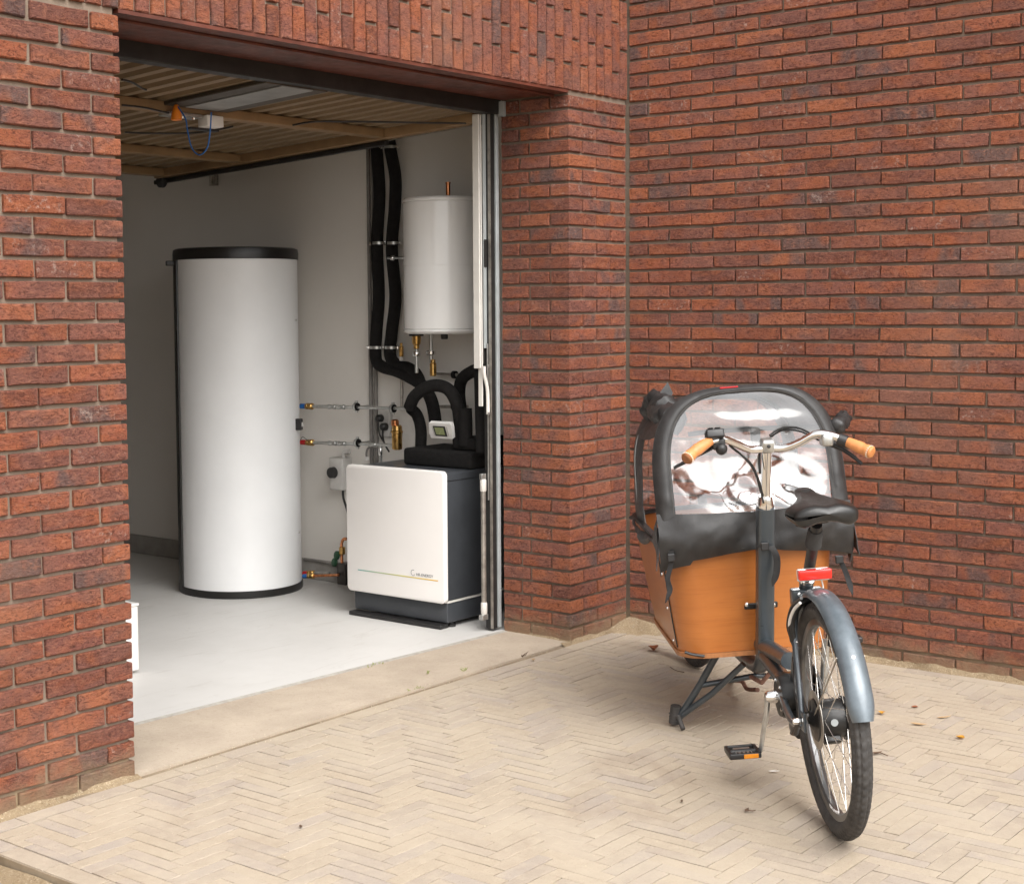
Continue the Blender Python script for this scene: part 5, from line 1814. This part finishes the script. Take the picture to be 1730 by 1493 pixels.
# skirt wrapping round the left and right flanks
for s in (1, -1):
    def flank(a, b, s=s):
        u = urear(.78, .316) + .012 + a * .80
        w0 = .80 - .10 * min(1, a * 5) - .02 * a
        w1 = .618 + .055 * min(1, a * 4) + .03 * math.sin(a * 9) - .04 * max(0, .10 - a) * 5
        w_ = w0 + (w1 - w0) * b
        v = .312 - .012 * a + .010 * math.sin(b * 3) + fold(u * 4, w_ * 5, 5 * s, 2.1, .010)
        return (u, VC + s * v, w_)
    P('side_skirt', MB().grid(flank, 40, 10, thick=.0025), 'tent_fabric', rcov, 60)
    def corner(a, b, s=s):
        # loose pointed corner that flares out over the box edge
        u = .800 + .10 * a - .01 * b
        w_ = .76 - (.135 - .06 * a) * b
        v = .314 + .018 * b * (1 - a) + fold(u * 9, w_ * 6, 2 * s, 2, .006)
        return (u, VC + s * v, w_)
    P('corner_flap', MB().grid(corner, 10, 12, thick=.0025), 'tent_fabric', rcov, 60)
# window
def half_i(w_):
    best_ = 0
    for k in range(NA // 2):
        (v0, w0), (v1, w1) = Ic[k], Ic[k + 1]
        if w0 <= w_ <= w1 or (w1 <= w_ <= w0):
            t = 0 if abs(w1 - w0) < 1e-9 else (w_ - w0) / (w1 - w0)
            return abs(v0 * (1 - t) + v1 * t)
    return best_
def win(a, b):
    w_ = .796 + .3815 * b
    h_ = half_i(max(.8001, min(1.1779, w_))) + .004
    v = h_ * (1 - 2 * a)
    env = min(1, 5 * a, 5 * (1 - a)) * min(1, 6 * b, 4 * (1 - b) + .15)
    u = urear(w_, v) + .002 + .024 * math.sin(math.pi * b) ** 1.2 * min(1, 4 * a, 4 * (1 - a)) ** .7
    low = 1 - .75 * min(1, b / .75)
    u += env * low * (.014 * mnoise.noise(Vector((v * 7 + w_ * 5, w_ * 6, 1.7))) + .003 * mnoise.noise(Vector((v * 17 - w_ * 9, w_ * 13, 4.2))) + .010 * abs(mnoise.noise(Vector((v * 6 - w_ * 8, w_ * 5, 9.1)))))
    u += env * .006 * mnoise.noise(Vector((v * 3, w_ * 7, 6.6)))
    u += min(1, max(0, (b - .45) * 4)) * env * .0016 * math.sin((w_ + .10 * v * v) * 62 + 1.5 * mnoise.noise(Vector((v * 4, w_ * 3, 2.2))))
    return (u, VC + v, w_)
P('rear_window', MB().grid(win, 72, 72), 'clear_vinyl', rcov, 80)['label'] = 'clear crumpled plastic rear window'
# seams
def seam(pts, off=-.004):
    return MB().tube([Vector((urear(w_, v) - .012 + off * 0, VC + v, w_)) for v, w_ in pts], .0011, 5)
P('seam', seam([(v * 1.03, w_ + (.006 if .2 < k / NA < .8 else 0)) for k, (v, w_) in enumerate(Ic)]), 'frame_dark', rcov)
P('piping', MB().tube([Vector((urear(w_, v) + .013, VC + v, w_)) for v, w_ in Oc], .0028, 8), 'tent_fabric', rcov)
for v0, v1 in ((.235, .195), (-.225, -.205)):
    P('seam', MB().tube([Vector(skirt(.5 - (v0 + (v1 - v0) * t) / .632, .02 + .94 * t)) + Vector((-.0015, 0, 0)) for t in [k / 12 for k in range(13)]], .0007, 5), 'frame_dark', rcov)
P('red_tag', MB().box((.872, VC + .010, 1.196), (.877, VC + .070, 1.201), ch=.001), 'red_plastic', rcov)
# roof and front
Fc = arch_pts(.285, .66, 1.130, NA, wk=.86)
UF = 1.56
def roof(a, b):
    aa = .30 + .40 * a
    (v0, w0), (v1, w1) = lerp_curve(Oc, aa), lerp_curve(Fc, aa)
    u0 = urear(w0, v0) + .018
    sag = -.012 * math.sin(math.pi * b) * (1 + .6 * math.sin(a * 9))
    return (u0 + (UF - u0) * b, VC + v0 * (1 - b) + v1 * b, w0 * (1 - b) + w1 * b + sag + fold(a * 3, b * 4, 2, 1.5, .006))
P('roof', MB().grid(roof, 40, 24, thick=.0025), 'tent_fabric', rcov, 60)
def fband(a, b):
    v, w_ = lerp_curve(Fc, a)
    k_ = 1 + .01 * math.sin(a * 19)
    return (UF - .21 + .21 * b + fold(a * 6, b, 4, 2, .006), VC + v * k_ * (1 + .02 * math.sin(math.pi * b)), w_ + (.010 * math.sin(math.pi * b) if .25 < a < .75 else 0))
P('front_hoop', MB().grid(fband, NA, 6, thick=.003), 'tent_fabric', rcov, 60)
def fwin(a, b):
    aa = a
    v, w_ = lerp_curve(Fc, .10 + .80 * aa)
    wm = .66
    f_ = b
    return (UF + .006 + .004 * math.sin(aa * 12 + b * 5), VC + v * (1 - .0 * f_), wm + (w_ - wm) * f_)
P('front_window', MB().grid(lambda a, b: (UF + .01 + .05 * b * (1 - b), VC + .27 * (1 - 2 * a) * (1 if b < .5 else max(.25, 1 - ((b - .5) / .5) ** 3 * .75)), .70 + .40 * b), 20, 16), 'clear_vinyl', rcov, 80)
P('hoop_bar', MB().tube(catmull([bu(1163, 734, 1.05), bu(1200, 729, 1.05), bu(1280, 724, 1.05), bu(1350, 721, 1.05), bu(1402, 722, 1.05)], 5), .0085, 10), 'tent_fabric', rcov)
P('hoop_tape', MB().box((-.012, -.016, -.030), (.012, .016, .030), ch=.005, M=Matrix.Translation(bu(1276, 735, 1.04))), 'frame_dark', rcov)
P('piping', MB().tube([Vector((UF - .10, VC + v * 1.022, w_)) for v, w_ in Fc[:30]], .0022, 6), 'frame_grey', rcov)
# rolled-up side flaps
def roll(path, r, seed, n=26):
    cu = catmull(path, n // (len(path) - 1) + 1)
    mb = MB()
    m_ = len(cu)
    vs, fs = [], []
    k_ = 18
    for i, p in enumerate(cu):
        t = (cu[min(i + 1, m_ - 1)] - cu[max(i - 1, 0)]).normalized()
        x_ = Vector((0, 0, 1)).cross(t).normalized()
        y_ = t.cross(x_)
        for q_ in range(k_):
            a = 2 * math.pi * q_ / k_
            rr = r * (1 + .35 * mnoise.noise(Vector((math.cos(a) * 1.6 + seed, math.sin(a) * 1.6, i * .35))) + .18 * mnoise.noise(Vector((math.cos(a) * 4, math.sin(a) * 4 + seed, i * .8))))
            if i == 0 or i == m_ - 1:
                rr *= .55
            vs.append(p + x_ * (rr * math.cos(a)) + y_ * (rr * math.sin(a)))
    for i in range(m_ - 1):
        for q_ in range(k_):
            fs.append((i * k_ + q_, i * k_ + (q_ + 1) % k_, (i + 1) * k_ + (q_ + 1) % k_, (i + 1) * k_ + q_))
    fs += [tuple(range(k_)), tuple(range((m_ - 1) * k_, m_ * k_))]
    return mb.add(vs, fs)
P('rolled_flap', roll([bu(1140, 712, .90), bu(1132, 706, 1.0), bu(1120, 700, 1.2), bu(1112, 694, 1.42)], .042, 1.3), 'tent_fabric', rcov, 70)
P('rolled_flap', roll([bu(1128, 690, 1.15), bu(1118, 684, 1.25), bu(1106, 678, 1.38), bu(1100, 700, 1.46)], .040, 4.1), 'tent_fabric', rcov, 70)
tipm = MB()
tp = [bu(1096, 682, 1.40), bu(1112, 668, 1.36), bu(1128, 645, 1.33), bu(1137, 664, 1.30), bu(1128, 684, 1.28), bu(1105, 694, 1.36)]
cen = sum(tp, Vector()) / 6 + Vector((-.03, .02, .01))
tipm.add(tp + [cen, cen + Vector((.06, -.02, -.02))], [(i, (i + 1) % 6, 6) for i in range(6)] + [((i + 1) % 6, i, 7) for i in range(6)])
P('flap_tip', tipm, 'tent_fabric', rcov, 20)
P('rolled_flap', roll([bu(1412, 722, .86), bu(1420, 714, .91), bu(1424, 709, .97), bu(1424, 707, 1.02)], .025, 7.7), 'tent_fabric', rcov, 70)
# straps and buckles
def strap(pts, u, wd, name='strap', parent=None, thick=.0016):
    Pp = catmull([bu(x, y, uu) for x, y, uu in pts], 5)
    def fn(a, b):
        f_ = a * (len(Pp) - 1)
        i = min(int(f_), len(Pp) - 2)
        p = Pp[i].lerp(Pp[i + 1], f_ - i)
        tw = .5 * math.sin(a * 4)
        wv = wd * (1 if a < .85 else 1 - .8 * (a - .85) / .15)
        return p + Vector((math.sin(tw) * wv * (b - .5), math.cos(tw) * wv * (b - .5), 0))
    return P(name, MB().grid(fn, 24, 3, thick=thick), 'strap', rcov, 60)
strap([(1134, 930, .775), (1133, 955, .778), (1128, 978, .775), (1132, 996, .775), (1124, 1018, .775)], .775, .017)
strap([(1414, 938, .775), (1424, 955, .765), (1433, 978, .755), (1440, 1004, .75)], .77, .018)
strap([(1256, 926, .690), (1282, 923, .675), (1300, 921, .675), (1312, 922, .69)], .68, .012)
strap([(1302, 922, .665), (1312, 940, .655), (1312, 965, .660), (1305, 990, .67)], .67, .022)
for (x, y, u) in ((1134, 942, .766), (1292, 923, .662), (1418, 945, .762)):
    P('buckle', MB().box((-.005, -.013, -.013), (.005, .013, .013), ch=.003, M=Matrix.Translation(bu(x, y, u))), 'black_plastic', rcov)
# tent pole seen through the open left side
P('tent_pole', MB().tube([bu(1082, 838, 1.5), bu(1092, 895, 1.5)], .004, 8), 'frame_grey', rcov)
P('pole_tip', MB().tube([bu(1092, 893, 1.5), bu(1094, 898, 1.5)], .006, 8), 'red_plastic', rcov)
